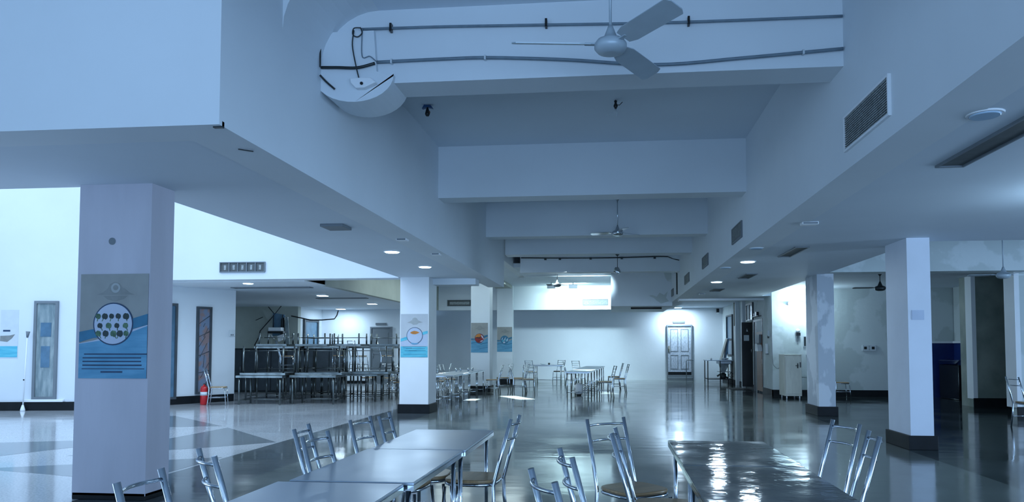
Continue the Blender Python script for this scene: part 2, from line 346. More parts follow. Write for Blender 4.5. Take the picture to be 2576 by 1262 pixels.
# ------------------------------------------------------------------ posters painted on the pillars
def ell(cx, cz, rx, rz, n=36, a0=0): return [(cx+rx*math.cos(a0+2*PI*k/n), cz+rz*math.sin(a0+2*PI*k/n)) for k in range(n)]
def poster(x0, x1, z0, z1, y, label, style):
    W = x1-x0; H = z1-z0
    root = empty('pillar_poster', (x0, y, z0), label, 'poster', 'sea-and-cloud posters on the left pillars')
    def part(nm, polys, m, layer):
        b = MB()
        for p in polys: b.prism([(u*W, v*H) for u, v in p], 'xz', 0, -.002-.0015*layer)
        return b.build(nm, m, root)
    top = 'beige' if style != 'pale' else 'beige_l'
    part('sheet', [[(0,0),(1,0),(1,1),(0,1)]], top, 0)
    asp = W/H
    def circ(u, v, r, k=1.0, n=40): return [(u+r*math.cos(2*PI*i/n), v+r*asp*k*math.sin(2*PI*i/n)) for i in range(n)]
    # cloud
    cl = [(.24,.80),(.34,.825),(.40,.86),(.43,.90),(.50,.925),(.57,.91),(.61,.87),(.66,.855),(.72,.82),(.80,.80)]
    if style == 'leaf':
        part('cloud', [cl, [(.34,.79),(.70,.79),(.64,.76),(.52,.735),(.40,.755)]], 'cloud', 1)
        part('cloud_ring', [circ(.52,.865,.068)], 'cloud_l', 2)
        part('cloud_centre', [circ(.52,.868,.036)], 'cloud', 3)
    else:
        part('cloud', [[(.24,.80),(.34,.83),(.42,.86),(.44,.90),(.52,.92),(.60,.90),(.63,.86),(.72,.83),(.82,.805),(.66,.79),(.60,.755),(.46,.75),(.38,.785)]], 'cloud' if style != 'pale' else 'cloud_l', 1)
    blue = 'pblue'
    sea_top = {'leaf': [(0,.33),(.2,.35),(.5,.38),(.8,.45),(1,.5)], 'pale': [(0,.25),(1,.25)]}.get(style, [(0,.40),(.2,.41),(.45,.36),(.7,.37),(.85,.45),(1,.50)])
    if style == 'leaf': part('white_band', [[(0,.30),(0,.335),(.2,.36),(.8,.47),(1,.51),(1,.30)]], 'pwhite', 1)
    if style == 'pale': part('white_band', [[(0,.26),(0,.36),(.3,.40),(.7,.52),(1,.58),(1,.26)]], 'pwhite', 1)
    part('sea', [[(0,0),(1,0)]+sea_top[::-1]], 'pcyan' if style == 'pale' else blue, 2)
    if style == 'leaf': band = [(0,.345),(.2,.385),(.5,.40),(.8,.475),(1,.51),(1,.615),(.8,.575),(.5,.48),(.2,.47),(0,.445)]
    elif style == 'pale': band = [(0,.36),(.22,.40),(.5,.44),(.8,.51),(1,.55),(1,.61),(.85,.59),(.7,.52),(.4,.46),(.2,.47),(0,.43)]
    else: band = [(0,.42),(.2,.43),(.45,.40),(.75,.48),(1,.54),(1,.60),(.8,.57),(.5,.44),(.2,.47),(0,.475)]
    part('wave_band', [band], 'pdeep' if style != 'pale' else 'pcyan', 3)
    cu, cvv, cr = (.50, .525, .295) if style != 'pale' else (.52, .50, .30)
    if style == 'leaf': cvv = .52
    if style in ('red', 'teal'): cvv = .48; cr = .28
    part('medallion_rim', [circ(cu, cvv, cr)], 'pink' if style != 'teal' else 'pdeep', 4)
    part('medallion', [circ(cu, cvv, cr*.94)], {'leaf':'pwhite','pale':'pwhite','red':'pred','teal':'pdeep'}[style], 5)
    if style == 'leaf':
        cols = {0: [], 1: []}
        st = MB()
        rnd = random.Random(3)
        for r, (vv, us) in enumerate(((.60,(.28,.38,.48,.58,.69)),(.51,(.31,.44,.56,.68)),(.435,(.29,.40,.51,.60,.70)))):
            for q, uu in enumerate(us):
                s_ = rnd.uniform(.034, .046); an = rnd.uniform(-.5,.5)
                leafp = []
                for k in range(14):
                    a = 2*PI*k/14; rr = s_*(1+.28*math.cos(a+PI/2+an)) * (0.8 if k % 7 == 3 else 1)
                    leafp.append((uu+rr*math.cos(a), vv+rr*asp*math.sin(a)*1.1))
                cols[(q+r) % 2 if not (r == 0 and q > 1) else 1].append(leafp)
                x2 = uu+rnd.uniform(-.05,.05); z2 = vv-.055
                w_ = .006
                MB().prism([((uu-w_)*W, vv*H), ((uu+w_)*W, vv*H), ((x2+w_)*W, z2*H), ((x2-w_)*W, z2*H)], 'xz', 0, -.002-.0015*6).build('stem', 'leaf', root)
        part('green_leaves', cols[0], 'leaf', 7); part('dark_leaves', cols[1], 'leafd', 7)
        for k, (u0, u1, vv, t) in enumerate(((.08,1.0,.232,.012),(.06,.92,.196,.012),(.06,.92,.162,.012),(.06,.93,.126,.014),(.05,.97,.092,.008),(.33,.65,.062,.016))):
            part('text_line', [[(u0,vv-t/2),(u1,vv-t/2),(u1,vv+t/2),(u0,vv+t/2)]], 'pink', 3)
    elif style == 'pale':
        part('orange_dome', [[(.35,.565),(.40,.59),(.50,.61),(.60,.60),(.70,.57),(.62,.545),(.55,.53),(.44,.535),(.38,.55)]], 'orange', 6)
        part('pool', [[(.37,.325),(.42,.335),(.52,.325),(.63,.33),(.68,.325),(.6,.30),(.52,.293),(.44,.30)]], 'pblue', 6)
        for u0, u1, vv in ((.08,.95,.245),(.10,.42,.215),(.20,.90,.20),(.15,.60,.15),(.30,.93,.155),(.1,.95,.07)):
            part('text_line', [[(u0,vv-.004),(u1,vv-.004),(u1,vv+.004),(u0,vv+.004)]], 'pdeep', 3)
    elif style == 'red':
        part('amber_patch', [[(.24,.50),(.30,.58),(.42,.63),(.55,.62),(.62,.56),(.50,.52),(.36,.52)]], 'orange', 6)
        part('white_patch', [[(.60,.60),(.68,.56),(.74,.50),(.70,.47),(.62,.53)], [(.52,.36),(.66,.37),(.74,.42),(.60,.40)], [(.70,.44),(.78,.45),(.76,.49)]], 'pwhite', 7)
        part('dark_wave', [[(.22,.49),(.35,.52),(.5,.50),(.62,.53),(.5,.47),(.38,.49)]], 'black', 7)
    else:
        part('white_flakes', [[(.28,.46),(.34,.55),(.40,.58),(.36,.50)], [(.44,.42),(.50,.54),(.58,.60),(.54,.48)], [(.62,.40),(.66,.52),(.74,.55),(.70,.44)], [(.38,.36),(.46,.42),(.56,.38),(.48,.34)]], 'pwhite', 6)
        part('cyan_flake', [[(.34,.40),(.38,.48),(.44,.50),(.42,.40)]], 'pcyan', 7); part('cyan_flake', [[(.56,.42),(.60,.52),(.66,.46)]], 'pcyan', 7)
    if style in ('red','teal'):
        part('foam_band', [[(0,.30),(.3,.33),(.6,.27),(1,.33),(1,.35),(.6,.30),(.3,.355),(0,.325)],[(.5,.12),(1,.16),(1,.18),(.5,.14)]], 'pdeep', 3)
    return root
poster(-5.13, -4.43, 1.16, 2.17, 6.655, 'tall poster of green leaves in a round frame on the nearest left pillar', 'leaf')
poster(-4.70, -4.08, 1.25, 2.22, 16.165, 'poster with orange dome in a white circle on the bright middle pillar', 'pale')
poster(-4.65, -4.08, 1.31, 2.30, 24.295, 'poster with a red and orange disc over blue waves on the beige rear pillar', 'red')
poster(-4.62, -4.0, 1.31, 2.32, 29.795, 'poster with blue and white flaky disc over waves on the rearmost pillar', 'teal')
tag(MB().lathe([(.035,-.012),(.035,.0)],n=24).xf(Matrix.Translation((-4.82,6.655,2.49)) @ Matrix.Rotation(PI/2,4,'X')).build('blanking_cap','grey'),
    'small round grey blanking cap high on the nearest left pillar', 'cap')

# ------------------------------------------------------------------ furniture: chair
def arc_rail(x, z, y, bulge, r):
    return MB().tube([(x*math.cos(PI*(1-k/10)) if False else -x+2*x*k/10, y-bulge*(1-((k-5)/5)**2), z) for k in range(11)], r, 10)
def back_y(z): return -.195-(z-.44)*.27      # raked back
def make_chair(rungs=2, metal='chrome', seat='ply'):
    root = empty('dining_chair', (0,0,0))
    for s in (-1, 1):
        MB().tube([(s*.19,-.235,0),(s*.182,-.20,.30),(s*.178,-.197,.44),(s*.174,back_y(.60),.60),(s*.17,back_y(.93),.93)], .0145, 10).build('back_post', metal, root)
        MB().tube([(s*.195,.205,0),(s*.178,.175,.42)], .012, 10).build('leg', metal, root)
    n = 28; sp = []
    for k in range(n):
        a = 2*PI*k/n; c, s_ = math.cos(a), math.sin(a)
        sp.append((.195*abs(c)**.55*(1 if c > 0 else -1), .195*abs(s_)**.55*(1 if s_ > 0 else -1)-.0))
    MB().prism([(p[0]*1.02, p[1]*1.02) for p in sp], 'xy', .452, .474, True).build('seat', seat, root, bevel=.006)
    MB().tube([(p[0]*.98, p[1]*.98, .438) for p in sp], .0125, 8, True).build('seat_frame', metal, root)
    zs = (.885, .775) if rungs == 2 else (.915, .83, .745, .66)
    for z in zs: arc_rail(.166, z, back_y(z), .045, .0085).build('back_rail', metal, root)
    for s in (-1, 1): MB().tube([(s*.188,-.215,.2),(s*.187,.19,.2)], .007, 8).build('stretcher', metal, root)
    MB().tube([(-.19,.195,.2),(.19,.195,.2)], .007, 8).build('stretcher', metal, root)
    return root
proto_chair = make_chair(2); used = [False]
proto_far = make_chair(4, 'chrome', 'ply'); used_far = [False]
def chair(x, y, face, label, group, kind='near', z=0, flip=False, tilt=0):
    p, u = (proto_chair, used) if kind == 'near' else (proto_far, used_far)
    if u[0]: o = copy_tree(p)
    else: o = p; u[0] = True
    o.location = (x, y, z); o.rotation_euler = (tilt, 0, math.radians(face-90))
    if flip: o.rotation_euler = (PI, 0, math.radians(face-90)); o.location.z = z
    tag(o, label, 'chair', group); return o

# table --------------------------------------------------------------
def make_table(w=.68, l=1.22, top='steel', metal='chrome', h=.75, foot='H', lip=.028, rl=.0155):
    root = empty('dining_table', (0,0,0))
    MB().box(-w/2, w/2, -l/2, l/2, h-.016, h).build('tabletop', top, root, bevel=.004)
    lp = MB()
    for a in ((-w/2,w/2,-l/2,-l/2+.012),(-w/2,w/2,l/2-.012,l/2),(-w/2,-w/2+.012,-l/2+.012,l/2-.012),(w/2-.012,w/2,-l/2+.012,l/2-.012)): lp.box(*a, h-.016-lip, h-.016)
    lp.build('edge_band', metal, root)
    for sx in (-1, 1):
        for sy in (-1, 1):
            x, y = sx*(w/2-.05), sy*(l/2-.075)
            MB().tube([(x,y,0),(x,y,h-.04)], rl, 10).build('leg', metal, root)
    fr = MB()
    for sx in (-1, 1): fr.box(sx*(w/2-.05)-.012, sx*(w/2-.05)+.012, -l/2+.075, l/2-.075, h-.055, h-.03)
    for sy in (-1, 1): fr.box(-w/2+.05, w/2-.05, sy*(l/2-.075)-.012, sy*(l/2-.075)+.012, h-.055, h-.03)
    fr.build('underframe', metal, root)
    ft = MB()
    for sy in (-1, 1): ft.tube([(-w/2+.05, sy*(l/2-.075), .12),(w/2-.05, sy*(l/2-.075), .12)], .011, 8)
    ft.tube([(0,-l/2+.075,.12),(0,l/2-.075,.12)], .011, 8)
    ft.build('footrest', metal, root)
    return root
P_near = make_table(.68, 1.23); P_wet = make_table(.71, 1.19, 'wet')
P_far = make_table(.74, 1.2, 'steel', 'chrome'); P_old = make_table(.72, 1.25, 'oldsteel', 'oldsteel', rl=.024, lip=.04); P_low = make_table(.6, .9, 'oldsteel', 'oldsteel', h=.36, rl=.022, lip=.04)
_u = {}
def table(p, x, y, rz, label, group, z=0, flip=False):
    if id(p) in _u: o = copy_tree(p)
    else: o = p; _u[id(p)] = 1
    o.location = (x, y, z); o.rotation_euler = (PI if flip else 0, 0, math.radians(rz)); tag(o, label, 'table', group); return o

G1 = 'steel tables joined in the left foreground row'
table(P_near, -1.34, 5.65, 0, 'far steel table of the left foreground row, its far edge free', G1)
table(P_near, -1.36, 4.41, -.6, 'middle steel table of the left foreground row, slightly below its neighbours', G1, z=-.0)
table(P_near, -1.41, 3.14, 0, 'nearest steel table of the left foreground row, cut by the bottom edge', G1, z=0)
G2 = 'shiny tables joined in the right foreground row'
table(P_wet, .785, 5.12, 0, 'shiny wet-looking table in the right foreground, the farther of two', G2)
table(P_wet, .78, 3.915, 0, 'shiny wet-looking table in the right foreground, the nearer, cut by the bottom edge', G2)

G3 = 'chrome chairs along the left foreground tables'
chair(-1.60, 2.90, 6, 'chrome chair at the bottom left corner beside the nearest left table', G3)
chair(-1.78, 3.75, 42, 'chrome chair turned askew beside the left table row, second from the bottom', G3)
chair(-1.47, 4.34, -3, 'chrome chair at the left table row, overlapping another behind it', G3)
chair(-1.73, 4.79, 8, 'chrome chair pulled back from the left table row, seen through the chair in front', G3)
chair(-1.54, 5.33, -6, 'chrome chair second from the far end of the left table row', G3)
chair(-1.46, 5.72, 4, 'chrome chair at the far end of the left table row, seat under the table', G3)
chair(-1.05, 5.61, 176, 'chrome chair with brown seat, alone on the right of the left tables', G3)
G4 = 'chrome chairs beside the right foreground tables'
chair(.16, 5.27, -52, 'chrome chair with brown seat, farthest of those left of the shiny tables', G4)
chair(.34, 4.72, -4, 'chrome chair with leaning back, second farthest left of the shiny tables', G4)
chair(.09, 3.78, 14, 'chrome chair with bowed rails left of the shiny tables, behind the lowest one', G4)
chair(.02, 3.16, 22, 'chrome chair with bowed rails lowest in the picture beside the shiny tables', G4)
chair(1.34, 5.36, 194, 'chrome chair right of the shiny tables, the farther of the pair', G4)
chair(1.28, 4.77, 171, 'chrome chair right of the shiny tables, the nearer of the pair', G4)
chair(7.62, 14.35, 8, 'chrome chair at the right edge of the picture in the dark aisle', 'chairs in the right aisle')

# mid distance
G5 = 'tables of the long row beside the bright middle pillar'
for i, nm in enumerate(('nearest', 'second', 'third', 'farthest')):
    table(P_far, -4.44+.0*i, 19.4+1.24*i, 0, 'steel table beside the bright pillar, %s in the row of four' % nm, G5)
G6 = 'tables of the row standing in mid hall'
for i, nm in enumerate(('nearest', 'second', 'third', 'fourth', 'fifth', 'farthest')):
    table(P_far, -.96+.065*i, 22.75+1.22*i, -3, 'steel table in the mid-hall row, %s from the camera' % nm, G6)
table(P_far, -2.62, 31.2, 90, 'small dark-edged steel table standing alone near the back wall', 'table by the back wall')
G7 = 'chairs between the rear pillars and mid hall'
for x, y, f, l in (
    (-3.72, 23.05, 182, 'steel chair with slatted back right of the bright pillar row, nearest the aisle'),
    (-3.62, 24.6, 200, 'steel chair behind the row by the bright pillar, backed against the aisle'),
    (-3.05, 24.5, 178, 'steel chair in front of the rearmost pillar, left of a slatted-back chair'),
    (-2.62, 23.5, 96, 'steel chair with four-rung back facing away beside the rearmost pillar'),
    (-2.95, 23.75, 10, 'steel chair sideways among the group before the rearmost pillar'),
    (-3.33, 31.0, -60, 'steel chair left of the small table near the back wall'),
    (-2.25, 31.9, -110, 'steel chair behind the small table near the back wall'),
    (-.18, 22.0, 192, 'steel chair with ply seat at the near right of the mid-hall tables'),
    (.26, 24.4, 186, 'steel chair with ply seat right of the mid-hall tables, outermost'),
    (.10, 26.0, 184, 'steel chair half hidden behind another on the right of the mid-hall tables'),
    (-1.55, 29.2, 0, 'steel chair left of the far end of the mid-hall tables'),
    (-1.30, 30.4, -60, 'steel chair at the far end of the mid-hall tables'),
    (-5.15, 20.3, 0, 'steel chair pushed in behind the table row, nearest the bright pillar'),
    (-5.22, 21.9, 4, 'steel chair behind the table row, middle one right of the bright pillar'),
    (-5.12, 23.3, -6, 'steel chair behind the table row, rightmost of those showing only backs'),
    (-6.05, 22.0, -20, 'steel chair just left of the bright pillar in front of the grey door wall'),
    (-6.7, 22.5, 170, 'steel chair beside the grey door, right end of the heaped furniture')):
    chair(x, y, f, l, G7, 'far')
chair(-9.98, 17.95, 20, 'lone steel chair with slatted back beside the red extinguisher', 'chair by the extinguisher', 'far')
chair(6.62, 22.1, 0, 'steel chair peeping out right of the second right pillar', 'chairs in the right aisle', 'far')

# heap of tables at the left
G8 = 'steel tables heaped in the far left bay'
T = []
fr = ('front left', 'front middle', 'front right')
table(P_old, -8.98, 18.45, 90, 'dull steel table standing at the front left foot of the heap', G8)
table(P_old, -7.68, 18.75, 90, 'dull steel table standing at the front of the heap, middle', G8)
table(P_old, -6.95, 19.9, 90, 'dull steel table standing at the front right of the heap', G8)
k = 0
for i in range(3):
    for j in range(3):
        x = -9.6+1.3*i+.15*j; y = 20.0+.95*j+.35*i
        table(P_old, x, y, 90+random.uniform(-4, 4), 'dull steel table inside the heap, %s row, %s' % (('second', 'third', 'rear')[j], ('left', 'centre', 'right')[i]), G8)
# upper layer, standing on the lower tables
for n_, (x, y, rz) in enumerate(((-9.25, 19.95, 90), (-7.95, 20.3, 91), (-6.75, 20.85, 89), (-8.6, 21.3, 93))):
    table(P_old, x, y, rz, 'dull steel table stacked on top of the heap, %s' % ('left', 'centre', 'right end', 'behind the others')[n_], G8, z=.755)
for n_, (x, y, rz, z) in enumerate(((-8.95, 18.6, 88, 1.505), (-7.6, 18.9, 92, 1.505), (-6.6, 19.75, 90, 1.505))):
    z_ = z if n_ < 3 else z
    table(P_old, x, y, rz, 'upturned steel table with legs in the air, %s' % ('front left of the heap', 'front middle of the heap', 'right end of the heap', 'top left of the heap', 'top centre of the heap')[n_], G8, z=z_, flip=True)
for n_, (x, y, rz) in enumerate(((-9.4, 19.95, 88), (-8.35, 20.1, 95), (-7.4, 20.4, 84), (-6.5, 20.9, 90), (-8.6, 21.35, 92))):
    table(P_low, x, y, rz, 'upturned low steel table with short legs up on the top layer, %s' % ('leftmost', 'second from left', 'third from left', 'rightmost', 'behind the others')[n_], G8, z=1.51+.362, flip=True)
G9 = 'chairs heaped with the tables in the far left bay'
D9 = {(0,0): 0}
for n_, (x, y, f, z, l) in enumerate((
    (-9.55,21.0,30,.755,'on the lower tables at the left end of the heap'),(-8.55,22.6,100,.755,'on the lower tables behind the upper layer, left'),
    (-7.7,22.0,60,.755,'on the lower tables behind the upper layer, middle'),(-6.9,22.3,20,.755,'on the lower tables behind the upper layer, right'),
    (-6.05,20.9,80,0,'on the floor at the right flank of the heap, foremost'),(-6.35,22.1,200,0,'on the floor right of the heap, second from the front'),
    (-5.85,23.2,150,0,'on the floor right of the heap, before the grey door'),(-6.65,23.3,40,0,'on the floor behind the heap, right'),
    (-7.4,24.0,120,0,'on the floor behind the heap, middle'),(-8.2,24.4,60,0,'on the floor behind the heap, left'),
    (-6.3,24.3,10,0,'in the rear line before the grey door, left'),(-5.7,24.5,190,0,'in the rear line before the grey door, right'),
    (-6.95,24.9,0,0,'in the rear line before the grey door, farthest left'))):
    chair(x, y, f, 'steel chair ' + l, G9, 'far', z=z + (.0 if z < 1 else .0))

# dark cupboards behind the heap; the rightmost added to blacken gaps between the legs
for n_, (x, l) in enumerate(((-12.2, 'left'), (-11.2, 'middle'), (-10.2, 'right'), (-9.2, 'r'))):
    r = empty('cupboard', (x, 23.6, 0), 'dark panelled cupboard behind the table heap, %s' % ('leftmost', 'second from left', 'third from left', 'rightmost')[n_], 'cupboard', 'dark cupboards behind the heap')
    MB().box(-.45, .45, -.2, .25, 0, 1.45).build('body', 'dark', r, bevel=.01)
    for s in (-1, 1):
        d = MB().box(s*.225-.21, s*.225+.21, -.22, -.2, .06, 1.4).build('door', 'frame', r, bevel=.004)
        MB().tube([(s*.05,-.235,.7),(s*.05,-.235,.85)], .008, 8).build('handle', 'chrome', d)

# ------------------------------------------------------------------ things by the left bay
r = empty('fire_extinguisher', (-10.42, 18.05, 0), 'red fire extinguisher standing on the floor below the narrow window', 'extinguisher')
MB().lathe([(.085,0),(.095,.02),(.095,.42),(.07,.47),(.03,.49),(.03,.52)]).build('cylinder', 'red', r)
MB().lathe([(.097,.24),(.097,.33)]).build('label_band', 'paper', r)
MB().box(-.015,.09,-.02,.02,.52,.55).build('handle', 'black', r)
MB().tube([(.03,-.03,.53),(.12,-.05,.45),(.115,-.04,.25)], .009, 8).build('hose', 'black', r)

# narrow windows of the oblique wall
def along(t, off=0):      # point on oblique wall, t metres from its left end, off metres in front
    a = Vector((-11.6, 17.34)); b = Vector((-10.36, 19.45)); d = (b-a).normalized(); n = Vector((d.y, -d.x)); p = a+d*t+n*off; return p, d, n
def wall_window(name, t0, t1, z0, z1, glass):
    p, d, n = along((t0+t1)/2, .0); wv = (t1-t0)/2
    rz = math.atan2(d.y, d.x)
    root = empty(name, (p.x, p.y, 0), kind='structure', rz=rz)
    f = MB()
    for a in ((-wv,wv,z0-.06,z0),(-wv,wv,z1,z1+.06),(-wv-.06,-wv,z0-.06,z1+.06),(wv,wv+.06,z0-.06,z1+.06)): f.box(a[0],a[1],-.05,.02,a[2],a[3])
    f.build('window_frame', 'frame', root)
    MB().box(-wv,wv,-.02,.0,z0,z1).build('pane', glass, root)
    return root, wv
w2, wv = wall_window('window_1', 1.38, 1.68, .3, 2.50, 'brick')
g = MB()
rnd = random.Random(5)
for z in (.8, 1.25, 1.75, 2.1): g.tube([(-wv,-.03,z),(wv,-.03,z+rnd.uniform(-.25,.25))], .008, 6)
for k in range(7):
    z = .4+.27*k; g.tube([(rnd.uniform(-wv,0),-.032,z),(rnd.uniform(0,wv),-.032,z+rnd.uniform(.2,.5) if z < 1.9 else z+.1)], .006, 6)
g.build('window_bars', 'frame', w2)
wall_window('window_2', .45, .74, .2, 2.55, 'glass')
r = empty('switch_plate', (0,0,0), 'white switch plate on the slanted wall left of the furniture heap', 'switch')
p, d, n = along(2.36, .012); r.location = (p.x, p.y, 0); r.rotation_euler.z = math.atan2(d.y, d.x)
MB().box(-.10,.07,-.012,.0,1.78,1.95).build('plate', 'paper', r, bevel=.003)
MB().box(-.06,-.03,-.018,-.012,1.80,1.84).box(-.01,.02,-.018,-.012,1.80,1.84).build('rockers', 'grey', r)

# far left atrium wall: tall narrow window, faded poster, pole
def lw(x): return 15.2+(x+18)*(.95/5.65)
wa = math.atan2(.95, 5.65)
r = empty('window_3', (-13.18, lw(-13.18), 0), kind='structure', rz=wa)
MB().box(-.21,.21,-.02,0,.32,2.5).build('pane', 'streak', r)
f = MB()
for a in ((-.27,-.21,.26,2.56),(.21,.27,.26,2.56),(-.21,.21,.26,.32),(-.21,.21,2.5,2.56)): f.box(a[0],a[1],-.05,.0,a[2],a[3])
f.build('window_frame', 'grey', r)
MB().box(-.45,.45,-.08,0,.2,.26).build('window_sill', 'white', r, bevel=.01)
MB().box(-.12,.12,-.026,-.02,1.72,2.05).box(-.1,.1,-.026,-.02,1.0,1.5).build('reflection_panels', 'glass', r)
r = empty('wall_poster', (-14.0, lw(-14.0), 0), 'faded poster with grey and turquoise blocks at the far left edge', 'poster', rz=wa)
MB().box(-.2,.2,-.006,0,1.22,2.35).build('sheet', 'paper', r)
MB().box(-.2,.19,-.009,-.006,1.24,1.5).build('turquoise_block', 'pcyan', r)
MB().prism([(-.2,1.62),(-.04,1.6),(.06,1.68),(.13,1.78),(.02,1.75),(-.2,1.74)],'xz',-.006,-.009).build('grey_block', 'cloud', r)
MB().box(-.14,.02,-.009,-.006,1.84,1.88).build('dark_block', 'pink', r)
r = empty('floor_pole', (-13.55, lw(-13.55)-.14, 0), 'thin white pole with rounded head leaning by the far left window', 'pole')
MB().tube([(0,0,.02),(.06,.0,1.7)], .014, 8).build('shaft', 'white', r)
MB().tube([(.06,0,1.7),(.075,0,1.84)], [.02,.045], 10).build('head', 'grey', r)
MB().lathe([(.05,0),(.05,.03),(.02,.14)]).build('foot', 'white', r)
MB().tube([(.022,-.018,.72),(.022,-.026,.72)], .018, 10).build('knob', 'black', r)

# recess clutter: broken partition, box unit, cable
r = empty('torn_partition', (-12.35, 26.4, 0), 'broken greenish panel folded and hanging above the furniture heap', 'partition')
MB().prism([(-.65,2.9),(-.25,2.75),(-.22,2.4),(-.30,1.2),(-.75,1.05),(-.78,2.2),(-.45,2.45)],'xz',0,.03).build('torn_sheet','olive',r)
MB().prism([(-.22,2.78),(.25,2.7),(.2,1.95),(-.22,1.9)],'xz',-.06,-.03).build('glass_sheet','glass',r)
MB().prism([(.12,2.55),(.24,2.6),(.26,1.9),(.1,1.85)],'xz',-.09,-.06).build('dark_strip','black',r)
MB().prism([(.26,2.62),(.36,2.62),(.5,1.0),(.26,1.0)],'xz',-.05,-.02).build('side_sheet','streak',r)
MB().tube([(-.95,0,1.55),(-.78,-.02,1.85),(-.72,-.03,2.1),(-.35,-.04,2.5),(-.15,-.05,2.72),(-.4,-.05,3.0)],.018,8).tube([(-.15,-.05,2.72),(.1,-.05,3.03)],.015,8).tube([(-.9,-.03,2.5),(-.62,-.03,2.62)],.015,8).build('bracket_arms','black',r)
r = empty('wall_unit', (-12.3, 26.25, 0), 'white box unit with dark underside slung below the hanging panel', 'unit')
MB().box(-.28,.22,-.25,.0,2.08,2.22).build('housing','white',r,bevel=.02)
MB().box(-.29,.3,-.26,-.0,2.0,2.08).build('underside','black',r)
MB().prism([(.0,1.9),(.28,2.0),(.2,1.76),(.05,1.7)],'xz',-.1,-.04).prism([(-.28,2.0),(-.2,1.86),(-.12,1.8),(-.22,1.95)],'xz',-.1,-.04).build('flaps','white',r)
MB().tube([(-.2,.0,2.22),(-.2,.02,2.7)],.02,8).tube([(.15,.0,2.22),(.15,.02,2.7)],.02,8).build('hangers','dark',r)
tag(MB().tube([(-12.1,26.9,2.68),(-11.7,26.9,2.6),(-11.35,26.9,2.52),(-10.9,26.9,2.52),(-10.4,26.9,2.56),(-10.3,26.9,2.7),(-10.25,26.9,2.88)],.022,8).build('cable','black'),
    'sagging black cable strung across the recess above the heap', 'cable')

# ------------------------------------------------------------------ doors
# door_1: grey door in rear left wall
r = empty('door_1', (-9.36, 29.4, 0), kind='structure')
MB().box(-.40,.40,-.04,-.0,0,2.27).build('door_leaf','grey',r)
f = MB().box(-.46,-.40,-.07,0,0,2.33).box(.40,.46,-.07,0,0,2.33).box(-.40,.40,-.07,0,2.27,2.33).build('door_frame','grey',r)
MB().box(-.30,.30,-.05,-.04,1.2,2.1).box(-.30,.30,-.05,-.04,.2,1.05).build('panels','grey',r)
MB().tube([(-.34,-.06,1.05),(-.34,-.06,1.25)],.015,8).build('door_handle','chrome',r)
tag(MB().box(-9.6,-9.15,29.36,29.39,2.40,2.49).build('door_sign','grey'), 'blank grey name plate above the grey door behind the heap', 'sign', 'name plates over doors')
# door_2: blue-grey door in recess side
r = empty('door_2', (-11.9, 28.25, 0), kind='structure')
MB().box(0,.03,-.6,.6,0,2.5).build('door_leaf','glass',r)
MB().box(0,.07,-.72,-.6,0,2.6).box(0,.07,.6,.7,0,2.6).box(0,.07,-.6,.6,2.5,2.6).build('door_frame','frame',r)
tag(MB().box(-11.9,-11.86,29.02,29.2,1.75,2.35).build('notice_board','paper'), 'narrow white notice board on the recess wall right of the blue door', 'notice')
# door_3: peeling panelled door in back wall, up a step
r = empty('door_3', (3.11, 34.0, 0), kind='structure')
MB().box(-.52,.52,-.05,0,.38,2.45).build('door_leaf','door_old',r)
b = MB()
for x0,x1 in ((-.41,-.06),(.06,.41)):
    for z0,z1 in ((1.3,2.33),(.5,1.15)):
        b.box(x0,x1,-.058,-.05,z0,z0+.03).box(x0,x1,-.058,-.05,z1-.03,z1).box(x0,x0+.03,-.058,-.05,z0+.03,z1-.03).box(x1-.03,x1,-.058,-.05,z0+.03,z1-.03)
b.build('panel_mouldings','grey',r)
MB().box(-.57,-.52,-.09,0,.08,2.52).box(.52,.57,-.09,0,.08,2.52).box(-.52,.52,-.09,0,2.45,2.52).build('door_frame','grey',r)
MB().box(-.50,-.44,-.075,-.05,1.28,1.56).build('lock_plate','tan',r)
MB().tube([(-.47,-.075,1.42),(-.47,-.11,1.42),(-.37,-.11,1.42)],.013,8).build('door_handle','tan',r)
MB().box(-.52,.52,-.06,0,.24,.38).build('kick_board','skirt',r)
struct('trim_9', MB().box(2.55,3.68,33.55,33.99,0,.13), 'grey')
struct('trim_10', MB().box(2.56,3.67,33.8,33.99,.13,.24), 'grey')
tag(MB().box(2.82,3.35,33.95,33.99,2.61,2.71).build('door_sign','grey'), 'blank grey name plate above the peeling white door', 'sign', 'name plates over doors')
r = empty('handrail', (3.35,33.35,0), 'bent grey tube handrail at the steps of the peeling white door', 'handrail')
MB().tube([(0,0,0),(0,0,.88),(.03,0,.93),(.32,.02,.93)],.02,10).build('rail','grey',r)
MB().tube([(.3,.02,0),(.3,.02,.93)],.015,8).build('post','grey',r)
r = empty('wall_speaker', (4.83,33.95,3.12), 'small black wall speaker high in the back right corner', 'speaker')
MB().box(-.06,.06,-.08,.0,-.05,.12).build('body','black',r,bevel=.004)
MB().box(-.05,.05,-.07,.03,-.09,-.05).build('bracket','white',r)

